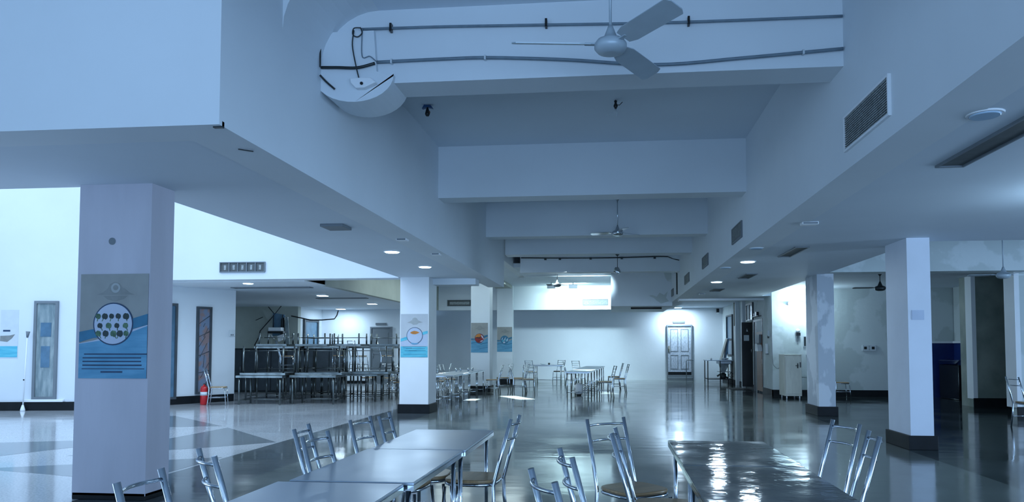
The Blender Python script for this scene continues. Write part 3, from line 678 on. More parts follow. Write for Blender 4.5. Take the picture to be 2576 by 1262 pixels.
# black door leaf standing open and doorway with wooden door
r = empty('door_4', (5.05, 27.0, 0), kind='structure')
MB().box(-.37,.0,0,.04,.08,2.38).build('door_leaf','black',r)
MB().box(-.30,-.12,-.006,0,1.72,1.92).build('notice','paper',r)
b = MB()
for k in range(4): b.box(-.285,-.135,-.008,-.006,1.755+.04*k,1.762+.04*k)
b.build('notice_text','grey',r)
MB().prism([(-.21,2.05),(-.15,2.05),(-.17,2.09),(-.19,2.16),(-.2,2.1)],'xz',-.004,0).build('sticker','paper',r)
MB().tube([(-.05,-.03,1.3),(-.05,-.03,1.42)],.012,8).build('door_handle','chrome',r)
MB().box(0,.0001+.02,-.02,.06,0,2.4).build('hinge_side','grey',r)
r = empty('door_5', (4.9, 25.1, 0), kind='structure')
MB().box(-.03,.1,-.78,-.68,0,2.42).box(-.03,.1,.68,.78,0,2.42).box(-.03,.1,-.68,.68,2.34,2.42).build('door_frame','frame',r)
MB().box(-.015,.03,-.68,.28,.05,2.0).build('door_leaf','wood',r)
MB().box(-.025,-.015,-.58,.18,.2,.95).box(-.025,-.015,-.58,.18,1.1,1.9).build('door_panels','wood',r)
MB().box(-.01,.03,-.68,.28,2.0,2.34).build('transom','paper',r)
MB().box(-.01,.04,.28,.68,0,2.34).build('side_light','frame',r)
r = empty('window_4', (4.89, 26.6, 2.72), kind='structure')
MB().box(.0,.03,-.55,.55,-.26,.26).build('pane','glass',r)
MB().box(-.03,.05,-.62,-.55,-.3,.32).box(-.03,.05,.55,.62,-.3,.32).box(-.03,.05,-.55,.55,-.3,-.26).box(-.03,.05,-.55,.55,.26,.32).build('window_frame','frame',r)
MB().box(-.01,.0,0.05,.5,-.24,.24).build('bright_half','paper',r)
MB().box(-.02,.05,-.03,.03,-.26,.26).build('mullion','frame',r)
struct('wall_right_transom', MB().box(4.92, 5.3, 25.9, 27.3, 2.4, 3.4), 'old')
# mid-wall window with boards in front
r = empty('window_5', (5.05, 31.9, 0), kind='structure')
MB().box(-.02,.0,-.7,.7,1.2,2.8).build('pane','glass',r)
MB().box(-.06,0,-.78,-.7,1.15,2.86).box(-.06,0,.7,.78,1.15,2.86).box(-.06,0,-.7,.7,2.8,2.86).box(-.06,0,-.7,.7,1.78,1.86).box(-.06,0,-.7,.7,1.15,1.2).build('window_frame','frame',r)
struct('trim_11', MB().box(4.93,5.05,28.3,28.6,0,3.3), 'plaster')
struct('trim_12', MB().box(4.9,5.05,29.6,29.8,0,3.3), 'plaster')
tag(MB().tube([(4.98,30.35,2.35),(4.98,30.35,3.29)],.03,8).build('wall_pipe','tan'),'short brown pipe dropping from the ceiling above the boarded window','pipe')

# wash table
r = empty('wash_table', (4.4, 31.6, 0), 'steel wash-up table with sink basin and lower shelf in the back right corner', 'table')
MB().box(-.45,.62,-.55,.55,.93,.96).build('worktop','steel',r)
for x,y in ((-.4,-.5),(.1,-.52),(.58,-.5),(-.4,.5),(.58,.5)): MB().tube([(x,y,0),(x,y,.93)],.02,8).build('leg','dark',r)
MB().box(.08,.6,-.5,.5,.80,.93).build('basin','steel',r,bevel=.02)
MB().prism([(.12,.8),(.5,.8),(.32,.42),(.22,.42)],'xz',-.3,.1).build('drain_funnel','oldsteel',r)
MB().box(-.4,.6,-.5,.5,.16,.19).build('lower_shelf','dark',r)
MB().box(.1,.6,-.48,.48,.46,.48).build('middle_shelf','oldsteel',r)
r = empty('floor_valve', (4.65,31.3,.19), 'tangle of grey pump parts with a round wheel on the wash table shelf', 'machine')
MB().tube([(-.25,0,.1),(-.1,0,.2),(.05,0,.1),(.2,0,.02)],.04,10).build('pipe','oldsteel',r)
MB().lathe([(.1,0),(.12,.04),(.12,.2),(.05,.24)]).build('pump_body','dark',r)
MB().tube([(.32+.09*math.cos(a),-.05,.15+.09*math.sin(a)) for a in [2*PI*i/16 for i in range(16)]],.012,8,True).build('wheel','dark',r)
for n_,(x,y,rot,l,m_,w_) in enumerate(((4.72,31.6,-.42,'tan board leaning over the wash table against the window','tan',.5),(4.86,31.5,-.2,'blue board leaning on the window behind the tan board','blueboard',.62))):
    o = MB().box(-.015,.015,-w_/2,w_/2,0,.92).build('leaning_board', m_)
    o.location = (x-.12,y,.965); o.rotation_euler = (0,-rot*-1 if False else .28-.12*n_,0); tag(o,l,'board','boards leaning at the boarded window')
r = empty('dish_rack', (4.75,31.45,.96), 'small wire rack of pale dishes on the wash table', 'rack')
MB().box(-.16,.14,-.3,.3,0,.02).build('tray','steel',r)
b = MB()
for k in range(6): b.lathe([(.02,.02),(.07,.06),(.075,.09)],cx=-.08+.12*(k%2),cy=-.22+.17*(k//2))
b.build('bowls','paper',r)
tag(MB().lathe([(.03,.96),(.045,.98),(.04,1.03),(.015,1.05)],cx=4.15,cy=31.2).build('cup','white'),'small white cup near the left end of the wash table','cup')
struct('door_mat', MB().box(4.2,4.85,26.2,27.6,0,.012),'skirt')
bpy.data.objects['door_mat'].pop('kind') if 'kind' in bpy.data.objects['door_mat'].keys() else None
tag(bpy.data.objects['door_mat'],'black rubber mat on the floor before the black door','mat')

# things on right wall near the doorway
r = empty('towel_dispenser', (4.82,24.75,0), 'wall dispenser with white paper bundle beside the wooden door', 'dispenser')
MB().box(-.02,.10,-.2,.2,1.62,1.9).build('casing','grey',r,bevel=.01)
MB().prism([(-.32,1.36),(.2,1.36),(.2,1.58),(0,1.62),(-.2,1.56)],'yz',-.08,.06).build('paper_bundle','white',r)
r = empty('phone_handset', (4.85,23.62,0), 'white handset hanging on the corner wall beside the doorway', 'phone')
MB().box(-.035,.03,-.09,.09,1.28,1.60).build('handset','white',r,bevel=.02)
MB().box(-.01,.03,-.12,.12,1.26,1.29).build('cradle','grey',r)
r = empty('wall_switch', (4.86,23.4,0), 'black wall switch with grey box near the outer corner of the doorway wall', 'switch')
MB().box(-.02,.02,-.07,.07,1.82,2.0).build('box','paper',r); MB().box(-.03,.0,-.04,.04,1.76,1.84).build('switch','black',r)
r = empty('electric_meter', (4.86,25.1,0), 'small ledge with switchgear above the wooden door', 'ledge')
MB().box(-.08,.04,-.5,.55,2.5,2.52).build('ledge','frame',r); MB().box(-.05,.03,-.1,.1,2.52,2.66).build('box','black',r); MB().box(-.05,.03,.15,.42,2.52,2.62).build('white_box','white',r)

# cream cabinet
r = empty('cabinet', (5.2,22.2,0), 'cream metal cabinet on castors in front of the stained wall', 'cabinet')
MB().box(-.22,.26,-.34,.36,.08,1.25).build('body','cream',r,bevel=.008)
d = MB().box(-.20,.25,-.365,-.345,.14,1.19).build('door','cream',r,bevel=.004)
MB().tube([(.14,-.385,.88),(.14,-.385,1.02)],.012,8).tube([(.08,-.39,.95),(.16,-.39,.95)],.008,8).build('handle','dark',d)
MB().box(.20,.235,-.372,-.36,.9,1.05).build('lock_plate','black',d)
MB().box(-.22,.26,-.36,.36,1.25,1.275).build('top_panel','cream',r,bevel=.004)
for x in (-.16,.2):
    for y in (-.3,.3): MB().tube([(x,y,0),(x,y,.08)],.018,8).build('castor','white',r)
tag(MB().tube([(4.86,22.9,1.9),(4.86,22.88,1.2),(4.88,22.86,.95),(4.95,22.8,.86),(5.0,22.7,.84),(5.0,22.5,.95)],.008,6).build('power_cable','grey'),'thin grey cable looping from the corner wall to the cream cabinet','cable')
r = empty('wall_bell', (5.62,22.93,0), 'small white round lamp on a black bracket above the cream cabinet', 'lamp')
MB().lathe([(.01,-.07),(.06,-.03),(.065,.02),(.02,.06)]).xf(Matrix.Translation((0,-.06,1.98))).build('globe','white',r)
MB().box(-.05,.07,-.08,0,1.83,1.92).build('bracket','black',r); MB().box(-.012,.012,-.03,0,1.66,1.83).build('stem','grey',r)
struct('trim_13', MB().box(5.86,5.93,22.88,22.95,1.25,2.6),'white')
r = empty('framed_picture', (6.0,22.93,0), 'small dark framed picture of angular grey shapes beside the second right pillar', 'picture')
MB().box(-.22,.2,-.02,0,1.5,1.82).build('frame','paper',r)
MB().box(-.2,.18,-.024,-.02,1.52,1.8).build('print','dark',r)
MB().prism([(-.16,1.55),(-.02,1.78),(.16,1.6),(.1,1.53)],'xz',-.028,-.024).build('grey_shape','grey',r)
MB().prism([(-.02,1.79),(.06,1.79),(.02,1.7)],'xz',-.031,-.028).build('white_shape','paper',r)
r = empty('low_table', (5.72,21.95,0), 'low steel table half hidden behind the second right pillar', 'table')
MB().prism([(-.25,.35),(.6,.35),(.6,-.35),(0,-.35)],'xy',.60,.62).build('tabletop','steel',r)
for x,y in ((.02,-.32),(.56,-.32),(-.2,.32),(.56,.32)): MB().tube([(x,y,0),(x,y,.6)],.014,8).build('leg','chrome',r)
r = empty('socket_panel', (7.69,22.94,0), 'white double socket panel on the stained wall of the right aisle', 'socket')
MB().box(-.2,.2,-.03,0,1.37,1.55).build('plate','paper',r,bevel=.004)
MB().box(-.15,-.07,-.034,-.03,1.42,1.5).box(.07,.15,-.034,-.03,1.42,1.5).build('sockets','black',r)
MB().box(-.02,.02,-.034,-.03,1.40,1.42).box(-.02,.02,-.034,-.03,1.45,1.47).box(-.02,.02,-.034,-.03,1.5,1.52).build('switches','grey',r)
tag(MB().box(4.33,4.50,11.112,11.12,1.86,2.0).build('faded_notice','pwhite'),'faint square notice on the front of the nearest right pillar','notice')

# dark counter in the alcove
r = empty('counter', (9.62,22.1,0), 'dark counter with slanted steel-edged top in the blue alcove', 'counter')
MB().box(0,.46,-.5,.7,0,.98).build('body','black',r,bevel=.01)
MB().prism([(-.06,1.0),(.04,1.1),(.04,1.12),(-.08,1.02)],'xz',-.5,.6).box(0,.46,-.52,.7,1.09,1.115).box(0,.46,-.49,-.46,.98,1.09).build('top_edge','chrome',r)
MB().tube([(0,-.51,.02),(0,-.51,.98)],.012,8).tube([(0,-.51,.02),(-.02,.6,.02)],.012,8).build('edge_strip','oldsteel',r)
r = empty('wall_switchboard', (10.08,21.3,0), 'white open switchboard on the blue wall above the counter', 'switchboard')
MB().box(-.03,.0,-.25,.05,1.23,1.55).build('box','paper',r); MB().box(-.06,-.03,.1,.25,1.27,1.58).build('open_lid','paper',r); MB().box(-.035,-.03,-.18,.0,1.4,1.5).build('meter','black',r)
tag(MB().box(9.74,10.2,19.55,19.75,.02,2.7).build('dark_locker','black'),'tall dark doorway leaf set in the recess right of the greenish pier','door')
r = empty('security_camera', (10.13,21.6,2.9), 'white wall camera with looping black cable high in the alcove', 'camera')
MB().tube([(-.02,0,0),(-.2,-.1,0)],[.05,.05],10).build('body','white',r)
MB().tube([(-.2,-.1,0),(-.24,-.12,0)],.045,10).build('lens','black',r)
MB().tube([(-.03,-.2+.15*math.cos(a),-.12+.17*math.sin(a)) for a in [PI*.8+1.5*PI*i/12 for i in range(13)]],.012,8).build('cable','black',r)

# small things on tables
def tumbler(x,y,z,l,g): tag(MB().lathe([(.028,0),(.036,.1),(.033,.1),(.026,.01)],n=12).xf(Matrix.Translation((x,y,z))).build('steel_tumbler','chrome'),l,'cup',g)
for n_,(x,y) in enumerate(((-4.62,21.8),(-4.55,22.1),(-4.35,22.3),(-4.28,22.6))): tumbler(x,y,.75,'steel tumbler on the table row by the bright pillar, %s' % ('leftmost','second','third','rightmost')[n_],'tumblers on the table row')
for n_,(x,y) in enumerate(((-9.1,18.4),(-8.9,18.5),(-8.7,18.3))): pass
r = empty('bowl', (-2.85,31.1,.75), 'small bowl with a dark spoon on the small table near the back wall', 'bowl')
MB().lathe([(.04,0),(.1,.03),(.13,.07),(.12,.07),(.05,.02)]).build('dish','paper',r)
tag(MB().lathe([(.02,0),(.045,.03),(.04,.08),(.01,.09)]).xf(Matrix.Translation((-2.6,31.15,.75))).build('jar','dark'),'small dark jar beside the bowl near the back wall','jar')
r = empty('plastic_bag', (-.98,22.8,0), 'crumpled white bag with dark base under the mid-hall tables', 'bag')
MB().lathe([(.06,.03),(.14,.08),(.12,.2),(.15,.3),(.06,.38)],n=9).build('sack','white',r)
MB().lathe([(.07,0),(.08,.04)],n=10).build('base','black',r)

# ------------------------------------------------------------------ ceiling fans
def fan(x, y, ztop, zm, angs, label, R=.68, m='fanwhite', pitch=.25, droop=0, bw=.075):
    r = empty('ceiling_fan', (x, y, zm), label, 'fan', 'ceiling fans')
    MB().tube([(0,0,.10),(0,0,ztop-zm)], .011, 8).build('down_rod', m, r)
    MB().lathe([(.055,ztop-zm),(.05,ztop-zm-.04),(.015,ztop-zm-.09)]).build('canopy', m, r)
    MB().lathe([(.055,-.075),(.10,-.06),(.125,-.03),(.125,.0),(.105,.03),(.055,.05),(.035,.10),(.016,.15)]).build('motor', m, r)
    for a in angs:
        b = MB()
        b.prism([(.16,-bw*.75),(.24,-bw),(R-.03,-bw*1.05),(R,-bw*.6),(R,bw*.6),(R-.03,bw*1.05),(.24,bw),(.16,bw*.75)], 'xy', -.004, .004)
        b.xf(Matrix.Rotation(math.radians(a),4,'Z') @ Matrix.Rotation(droop,4,'Y') @ Matrix.Rotation(pitch,4,'X'))
        bl = b.build('blade', m, r)
        MB().box(.09,.20,-.018,.018,-.006,.006).xf(Matrix.Rotation(math.radians(a),4,'Z')).build('blade_arm', m, bl)
    return r
fan(.01, 5.58, HC, 3.78, (188, 306, 62), 'large near ceiling fan at the top of the picture with three wide blades', .76, pitch=-.34, bw=.085)
fan(.16, 15.9, HC, 3.95, (160, 285, 40), 'ceiling fan with thin shiny blades in the middle of the hall', .62, 'chrome', .15)
fan(-1.68, 22.85+.4, 4.02, 3.47, (170, 20, 285), 'small ceiling fan before the bright upper back wall', .35, 'grey', .2)
fan(6.35, 18.1, 3.25, 2.88, (178, 15, 290), 'dark ceiling fan between the two right pillars', .62, 'dark', .1)
fan(7.5, 14.9, 3.70, 2.86, (165, 10, 280), 'pale ceiling fan near the right edge in the dark aisle', .6, 'fanwhite', .1)
r = empty('hanging_spotlight', (.19, 19.6, 3.5), 'tilted drum spotlight hanging on a thin rod below a beam', 'lamp')
MB().tube([(0,0,.08),(0,0,.44)], .008, 8).build('rod','dark',r)
MB().lathe([(.07,-.08),(.075,-.07),(.075,.07),(.055,.09)]).xf(Matrix.Rotation(-.5,4,'Y')).build('drum','chrome',r)
MB().tube([(-.09,0,-.02),(-.05,0,.09),(0,0,.09)],.012,8).build('yoke','black',r)
MB().lathe([(.06,.44),(.01,.40)],n=12).build('canopy','dark',r)

# conduits on nearest cross beam and their clips
def conduit(pts, r_, label, m='conduit', name='conduit'):
    # smooth path
    P = [Vector(p) for p in pts]; out = []
    for i in range(len(P)-1):
        p0 = P[max(i-1,0)]; p1 = P[i]; p2 = P[i+1]; p3 = P[min(i+2,len(P)-1)]
        for k in range(6):
            t = k/6; out.append(.5*((2*p1)+(-p0+p2)*t+(2*p0-5*p1+4*p2-p3)*t*t+(-p0+3*p1-3*p2+p3)*t**3))
    out.append(P[-1])
    return tag(MB().tube(out, r_, 8).build(name, m), label, 'cable' if name == 'cable' else 'conduit')
conduit([(-2.38,6.77,4.53),(-1.6,6.77,4.52),(-.87,6.77,4.50),(.61,6.77,4.46),(2.1,6.77,4.45)], .013, 'upper grey conduit across the face of the nearest beam')
conduit([(-2.23,6.77,4.20),(-1.6,6.77,4.205),(-1.13,6.77,4.20),(-.4,6.77,4.15),(.43,6.77,4.07),(1.2,6.77,4.10),(2.1,6.77,4.15)], .016, 'lower sagging grey conduit across the face of the nearest beam')
conduit([(-2.76,6.72,4.15),(-2.6,6.71,4.14),(-2.4,6.71,4.13),(-2.23,6.72,4.17)], .015, 'short dark conduit at the left end of the nearest beam', 'dark')
conduit([(-2.755,6.68,4.36),(-2.755,6.68,4.25),(-2.755,6.68,4.14)], .008, 'short dark vertical cable on the rounded plaster corner', 'dark', 'cable')
conduit([(-2.755,6.68,4.06),(-2.70,6.70,4.0),(-2.62,6.71,3.93)], .010, 'bent dark cable end below the rounded plaster corner', 'dark', 'cable')
conduit([(-2.38,6.74,4.53),(-2.44,6.72,4.52),(-2.45,6.72,4.46),(-2.40,6.71,4.43),(-2.36,6.72,4.47),(-2.38,6.73,4.53)], .006, 'coiled loop of dark cable at the end of the upper conduit', 'dark', 'cable')
conduit([(-2.44,6.72,4.5),(-2.45,6.71,4.35),(-2.41,6.70,4.15),(-2.38,6.71,4.02)], .006, 'thin dark cable hanging from the coil down to the junction box', 'dark', 'cable')
conduit([(-2.36,6.73,4.52),(-2.36,6.73,4.25),(-2.28,6.72,4.24),(-2.22,6.72,4.19)], .005, 'thin pale cable dropping from the coil to the lower conduit', 'conduit', 'cable')
r = empty('junction_box', (-2.36,6.72,3.97), 'white moulded junction box under the rounded end of the nearest beam', 'box')
MB().prism([(-.10,.05),(.10,.05),(.16,-.0),(.04,-.05),(-.04,-.05),(-.09,.0)],'xz',-.05,.035).build('housing','white',r,bevel=.01)
MB().tube([(.02,-.05,-.01),(.02,-.06,-.01)],.015,10).build('screw_hole','black',r)
for n_,(x,z,l) in enumerate(((-2.09,4.525,'left'),(.06-.65,4.50,'middle'),(.73,4.46,'right'))):
    tag(MB().box(x-.01,x+.01,6.745,6.80,z-.035,z+.045).build('conduit_clip','black'),'tiny dark clip on the upper beam conduit, %s one'%l,'clip','clips on the beam conduits')
for n_,(x,z,l) in enumerate(((-2.08,4.20,'left'),(-1.17,4.20,'middle'),(1.75,4.13,'right'))):
    tag(MB().box(x-.008,x+.008,6.745,6.80,z-.022,z+.022).build('conduit_clip','paper'),'tiny pale clip on the lower beam conduit, %s one'%l,'clip','clips on the beam conduits')
conduit([(-2.76,22.62,4.26),(-1.8,22.62,4.24),(-.8,22.62,4.23),(.3,22.62,4.23),(1.4,22.62,4.25),(1.75,22.62,4.24)], .018, 'brown cable run along the rearmost beam with small boxes', 'dark', 'cable')
for n_,x in enumerate((-2.0,-1.55,-.6,.35,1.35)):
    tag(MB().box(x-.035,x+.035,22.58,22.66,4.18,4.25).build('cable_box','dark'),'little dark box on the cable of the rearmost beam, %s'%('leftmost','second from left','central','fourth from left','rightmost')[n_],'box','boxes on the rear beam cable')
tag(MB().tube([(1.75,22.62,4.24),(1.9,22.66,4.18),(2.09,22.64,4.13)],.015,8).build('cable','dark'),'short slanting cable end at the right of the rearmost beam','cable')
tag(MB().tube([(2.09,23.5,3.15),(2.09,23.5,3.8),(2.07,23.45,3.86),(2.02,23.4,3.84)],.022,8).build('wall_pipe','dark'),'hooked dark pipe on the right fascia behind the rearmost beam','pipe')

# tiny figures hanging from nave ceiling
r = empty('ceiling_ornament', (-2.44,9.57,HC), 'tiny blue canopy-shaped fitting with dark hook on the nave ceiling, left', 'fitting')
MB().prism([(-.07,-.05),(.0,-.03),(.08,-.05),(.05,-.01),(-.04,.0)],'xz',-.03,.03).build('blue_cap','umbrella',r)
MB().lathe([(.02,-.15),(.035,-.12),(.02,-.06),(.006,-.02)],n=10).build('hook_body','black',r)
MB().lathe([(.012,-.12),(.02,-.10),(.014,-.08)],cx=.02,n=8).build('knob','skin',r)
r = empty('ceiling_ornament', (.08,9.62,HC), 'tiny dark hook with trailing white thread on the nave ceiling, right', 'fitting')
MB().lathe([(.012,-.12),(.03,-.08),(.014,-.04),(.022,-.015),(.005,0)],n=10).build('hook_body','black',r)
MB().tube([(0,0,-.12),(-.03,0,-.17),(-.12,0,-.2)],.006,6).tube([(0,0,-.12),(.02,0,-.17),(.01,0,-.22)],.006,6).build('white_thread','paper',r)
MB().tube([(0,0,-.06),(.05,0,-.07),(.09,0,-.03)],.005,6).build('wire','black',r)

r = empty('beam_bracket', (-2.80,4.99,3.07), 'small rusty stub at the lower corner of the big near left beam', 'bracket')
MB().box(-.04,.03,-.03,0,-.035,.01).build('plate','dark',r)
MB().tube([(-.02,-.02,0),(-.015,-.02,.10)],.004,6).build('wire','dark',r)
tag(MB().tube([(-2.96,5.55,3.042),(-2.90,5.57,3.035),(-2.87,5.62,3.04)],.005,6).build('ceiling_wire','dark'),'tiny twist of wire under the left low ceiling edge','wire')
# ------------------------------------------------------------------ vents
def wall_vent_x(y0, y1, z0, z1, label, split=False):
    r = empty('air_vent', (XR, (y0+y1)/2, (z0+z1)/2), label, 'vent', 'vents along the right fascia')
    a, b = (y1-y0)/2, (z1-z0)/2; t = .02 if (y1-y0) > .6 else .015
    MB().box(-.025,.0,-a-t,a+t,b,b+t).box(-.025,0,-a-t,a+t,-b-t,-b).box(-.025,0,-a-t,-a,-b,b).box(-.025,0,a,a+t,-b,b).build('vent_frame','grey' if split else 'white',r)
    MB().box(-.006,0,-a,a,-b,b).build('backing','ventd',r)
    s = MB(); n = 14
    for k in range(n):
        z = -b+(k+.5)*2*b/n; s.box(-.018,-.006,-a,a,z-.004,z+.004)
    sl = s.build('slats','vent',r); return r
wall_vent_x(5.72, 6.75, 3.22, 3.50, 'large slatted air vent with pale frame on the right fascia, nearest')
wall_vent_x(12.0, 12.9, 3.25, 3.48, 'air vent on the right fascia, second from the camera', True)
wall_vent_x(16.1, 17.05, 3.27, 3.49, 'air vent on the right fascia, third from the camera', True)
wall_vent_x(19.95, 21.1, 3.26, 3.47, 'air vent on the right fascia, fourth from the camera', True)
wall_vent_x(24.9, 25.65, 3.24, 3.44, 'small dark air vent at the far end of the right fascia', True)
def wall_vent_y(x0, x1, z0, z1, y, label, panes=1, m='vent'):
    r = empty('air_vent', ((x0+x1)/2, y, (z0+z1)/2), label, 'vent', 'vents in the rear and gallery walls')
    a, b = (x1-x0)/2, (z1-z0)/2
    MB().box(-a,a,-.006,0,-b,b).build('backing',m,r)
    f = MB().box(-a-.02,a+.02,-.03,0,b,b+.02).box(-a-.02,a+.02,-.03,0,-b-.02,-b).box(-a-.02,-a,-.03,0,-b,b).box(a,a+.02,-.03,0,-b,b)
    for k in range(1, panes): f.box(-a+2*a*k/panes-.01,-a+2*a*k/panes+.01,-.03,0,-b,b)
    f.build('vent_frame','grey',r)
    s = MB()
    for k in range(panes): 
        u0 = -a+2*a*k/panes; u1 = -a+2*a*(k+1)/panes; s.box(u0+.08,u1-.08,-.012,-.006,-b*.6,b*.5)
    s.build('louvres','vent',r)
wall_vent_y(-8.98,-7.92,3.22,3.42,16.145,'long divided vent in the bright gallery wall at the left',5,'ventd')
wall_vent_y(-6.75,-5.75,3.22,3.44,30.09,'dark vent in the olive upper wall between the left pillars',1,'ventd')
wall_vent_y(-1.11,-.12,3.23,3.43,30.09,'grey vent in the bright upper back wall',1,'vent')
def ceil_vent(x0, x1, y0, y1, label, z=LC, m='ventd'):
    r = empty('ceiling_vent', ((x0+x1)/2,(y0+y1)/2,z), label, 'vent', 'vents in the low ceilings'); a=(x1-x0)/2; b=(y1-y0)/2
    MB().box(-a,a,-b,b,-.006,0).build('backing',m,r)
    MB().box(-a-.02,a+.02,b,b+.02,-.02,0).box(-a-.02,a+.02,-b-.02,-b,-.02,0).box(-a-.02,-a,-b,b,-.02,0).box(a,a+.02,-b,b,-.02,0).build('vent_frame','grey',r)
ceil_vent(2.86,3.06,5.0,6.7,'long dark slot vent in the low ceiling at the right edge')
ceil_vent(2.92,3.10,11.9,13.1,'grey slot vent in the right low ceiling above the lit lamps')
ceil_vent(2.92,3.12,16.1,17.1,'small grey vent in the right low ceiling beside the lit lamps')
ceil_vent(2.78,3.02,20.0,20.9,'third grey vent along the right low ceiling')
ceil_vent(2.7,2.98,26.0,27.6,'dark vent in the rear right ceiling beyond the white strip',3.29)
ceil_vent(-9.9,-7.8,18.35,18.6,'long dark slot in the left rear ceiling, the nearer', m='vent')
ceil_vent(-9.3,-7.7,22.5,22.75,'long dark slot in the left rear ceiling, the farther', m='vent')

# ------------------------------------------------------------------ lamps
def downlight(x, y, label, lit=True, r_=.11, z=LC, energy=22, square=False, grp='downlights in the low ceilings', col=(.62,.82,1.0)):
    r = empty('ceiling_light', (x,y,z), label, 'lamp', grp)
    if square:
        MB().box(-r_,r_,-r_,r_,-.03,0).build('housing','white',r,bevel=.01); MB().box(-r_*.85,r_*.85,-r_*.85,r_*.85,-.042,-.03).build('diffuser','lens' if lit else 'lens_off',r)
    else:
        MB().lathe([(r_*1.15,-.012),(r_*1.2,0)]).build('trim_ring','white',r); MB().lathe([(r_*.9,-.022),(r_,-.012)]).build('diffuser','lens' if lit else 'lens_off',r)
    if lit and energy:
        l = bpy.data.lights.new('lamp_light','AREA'); l.shape='DISK'; l.size=r_*2; l.energy=energy; l.color=col
        o = bpy.data.objects.new('lamp_light',l); C.objects.link(o); o.location=(x,y,z-.06)
    return r
downlight(-3.59,11.8,'lit downlight in the left low ceiling, the nearer of two',energy=30,r_=.12)
downlight(-3.61,14.06,'lit downlight in the left low ceiling, the farther of two',energy=30,r_=.12)
downlight(-8.75,17.0,'glaring lit lamp under the gallery beam at the left',energy=40,r_=.12,z=LC-.02)
downlight(-8.57,21.2,'lit square lamp over the furniture heap, nearest',energy=32,square=True,r_=.15)
downlight(-10.76,28.5,'lit square lamp by the rear left wall, left one',energy=38,square=True,r_=.17)
downlight(-8.41,25.32,'lit square lamp by the rear left wall, right one',energy=38,square=True,r_=.16)
downlight(2.52,13.83,'lit round downlight in the right low ceiling, the nearer',energy=30,r_=.13)
downlight(2.54,17.98,'lit round downlight in the right low ceiling, the farther',energy=30,r_=.13)
downlight(3.0,33.3,'lit lamp above the peeling white door',energy=85,square=True,r_=.17,z=3.29)
downlight(2.55,5.24,'unlit round ceiling lamp near the top right, nearest',False,.10)
downlight(2.32,11.97,'unlit small round lamp in the right low ceiling, nearer',False,.10)
downlight(2.27,14.81,'unlit small round lamp in the right low ceiling, farther',False,.10)
def flatunit(x,y,w,d,label,m='white'):
    r = empty('ceiling_sensor',(x,y,LC),label,'fixture','small white fixtures on the low ceilings')
    MB().box(-w/2,w/2,-d/2,d/2,-.035,0).build('housing',m,r,bevel=.006); MB().box(-w/2+.01,w/2-.01,-d/2-.002,-d/2+.0,-.03,-.008).build('front_strip','grey',r)
flatunit(-3.57,9.25,.30,.35,'flat grey fixture on the left low ceiling, nearest','grey')
flatunit(-3.02,10.44,.15,.16,'small white box fixture on the left low ceiling, nearer')
flatunit(-2.92,12.12,.14,.16,'small white box fixture on the left low ceiling, farther')
flatunit(2.52,9.6,.20,.14,'small white box fixture on the right low ceiling')
flatunit(2.66,21.87,.16,.2,'small white box fixture at the far end of the right low ceiling')
for n_,x in enumerate((-2.3,-1.45)):
    r = empty('wall_light',(x,28.6,3.98),'white box floodlight washing the upper back wall, %s' % ('left','right')[n_],'lamp','floodlights at the upper back wall')
    MB().box(-.16,.16,-.07,.07,-.19,-.05).build('housing','grey',r,bevel=.01); MB().tube([(0,0,-.06),(0,0,.04)],.02,8).build('stem','grey',r)
def area(loc, tgt, sx, sy, e, col=(.62,.82,1.0), spread=None, name='daylight'):
    l = bpy.data.lights.new(name,'AREA'); l.shape='RECTANGLE'; l.size=sx; l.size_y=sy; l.energy=e; l.color=col
    if spread is not None: l.spread=math.radians(spread)
    o = bpy.data.objects.new(name,l); C.objects.link(o); o.location=loc
    d = Vector(tgt)-Vector(loc); o.rotation_euler = d.to_track_quat('-Z','Y').to_euler(); return o
area((-1.6,28.9,3.9),(-1.4,30.3,3.6),1.2,.1,30,(.70,1,.95),name='flood')
# wall lamp hidden behind second right pillar
r = empty('wall_light',(5.55,22.87,2.80),'glaring wall lamp high on the wall left of the second right pillar','lamp')
MB().box(-.2,.2,-.05,.08,-.05,.05).build('housing','white',r)
MB().tube([(-.22,-.09,0),(.22,-.09,0)],.03,10).build('tube','lens',r)
l = bpy.data.lights.new('tube_light','POINT'); l.energy=50; l.color=(.62,.86,1.0); l.shadow_soft_size=.12
o = bpy.data.objects.new('tube_light',l); C.objects.link(o); o.location=(5.6,22.45,2.72)
r = empty('wall_light',(4.85,7.7,2.93),'unseen tube lamp added in the right aisle for the glow on its ceiling','lamp')  # out-of-frame lamp, added for the glow on the right ceiling
MB().box(-.05,.05,-.6,.6,.06,.12).build('housing','white',r); MB().tube([(0,-.58,.03),(0,.58,.03)],.02,10).build('tube','lens',r)
l = bpy.data.lights.new('tube_light','POINT'); l.energy=26; l.color=(.50,.75,1.0); l.shadow_soft_size=.25
o = bpy.data.objects.new('tube_light',l); C.objects.link(o); o.location=(4.85,7.7,2.55)
# skylight over the atrium
area((-11,10.5,6.9),(-11,10.5,0),11,9,400,(.66,.80,1.0),name='skylight')
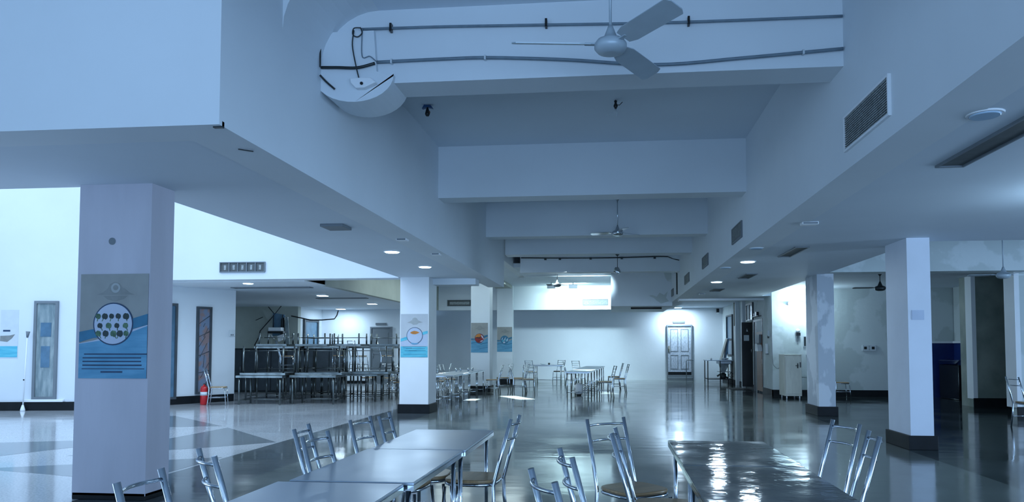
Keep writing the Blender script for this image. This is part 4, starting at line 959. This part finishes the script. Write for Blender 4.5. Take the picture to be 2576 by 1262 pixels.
# narrow lamps under the closed rear ceiling, standing in for sun patches
area((-3.4,21.2,3.95),(-2.75,21.55,0),1.7,.45,60,(.85,.97,1.0),3,'sun_shaft')
area((-1.5,23.4,3.78+.1),(-.35,23.9,0),1.5,1.0,40,(.85,.97,1.0),3,'sun_shaft')
area((-4.3,20.6,3.95),(-4.4,20.6,0),.7,1.3,60,(.85,.97,1.0),3,'sun_shaft')
area((-4.9,24,3.95),(-4.9,24,0),3.5,8,130,(.75,.95,1.0),name='rear_void_fill')  # added fill lamp brightening the void; the slab above has no opening
area((-1.0,25.0,3.95),(-1.0,34,1.1),1.6,.3,85,(.62,.86,1.0),60,name='rear_flood')
area((3.2,-4.6,.9),(2.2,9,3.6),12.5,1.6,390,(.40,.63,1.0),name='near_soffit_fill')  # added panel behind the viewer, lifts the low ceilings from below
area((13.6,7,.9),(6,8,3.05),1.6,9,1000,(.45,.68,1.0),name='right_soffit_fill')  # added unseen panel far right, brightens the aisle ceiling
area((-15,7,.9),(-6,7,3.05),6,1.4,150,(.50,.72,1.0),name='left_soffit_fill')  # added unseen panel far left, brightens the left soffit
# soft blue world light through the unbuilt side behind the viewer
w = bpy.data.worlds.new('world'); scene.world = w; w.use_nodes = True
bg = w.node_tree.nodes['Background']; bg.inputs[0].default_value = (.33,.52,.76,1); bg.inputs[1].default_value = 1.55

# ------------------------------------------------------------------ camera
cam = bpy.data.cameras.new('camera'); co = bpy.data.objects.new('camera', cam); C.objects.link(co); scene.camera = co
F = 1850.0; W_, H_ = 2576, 1262
cam.sensor_fit = 'HORIZONTAL'; cam.sensor_width = 36; cam.lens = F/W_*36
cam.shift_x = -(1346-W_/2)/W_; cam.shift_y = (790.5-H_/2)/W_
psi = math.atan(190/1850); th = math.atan(.046)
co.location = (0,0,1.45); co.rotation_euler = (PI/2+th, 0, psi)
cam.clip_start = .05; cam.clip_end = 200
scene.view_settings.view_transform = 'Standard'; scene.view_settings.look = 'None'
scene.view_settings.exposure = 0.38; scene.view_settings.gamma = 1.0; scene.view_settings.use_curve_mapping = False
scene.cycles.use_denoising = True
scene.cycles.max_bounces = 8; scene.cycles.diffuse_bounces = 5; scene.cycles.glossy_bounces = 4
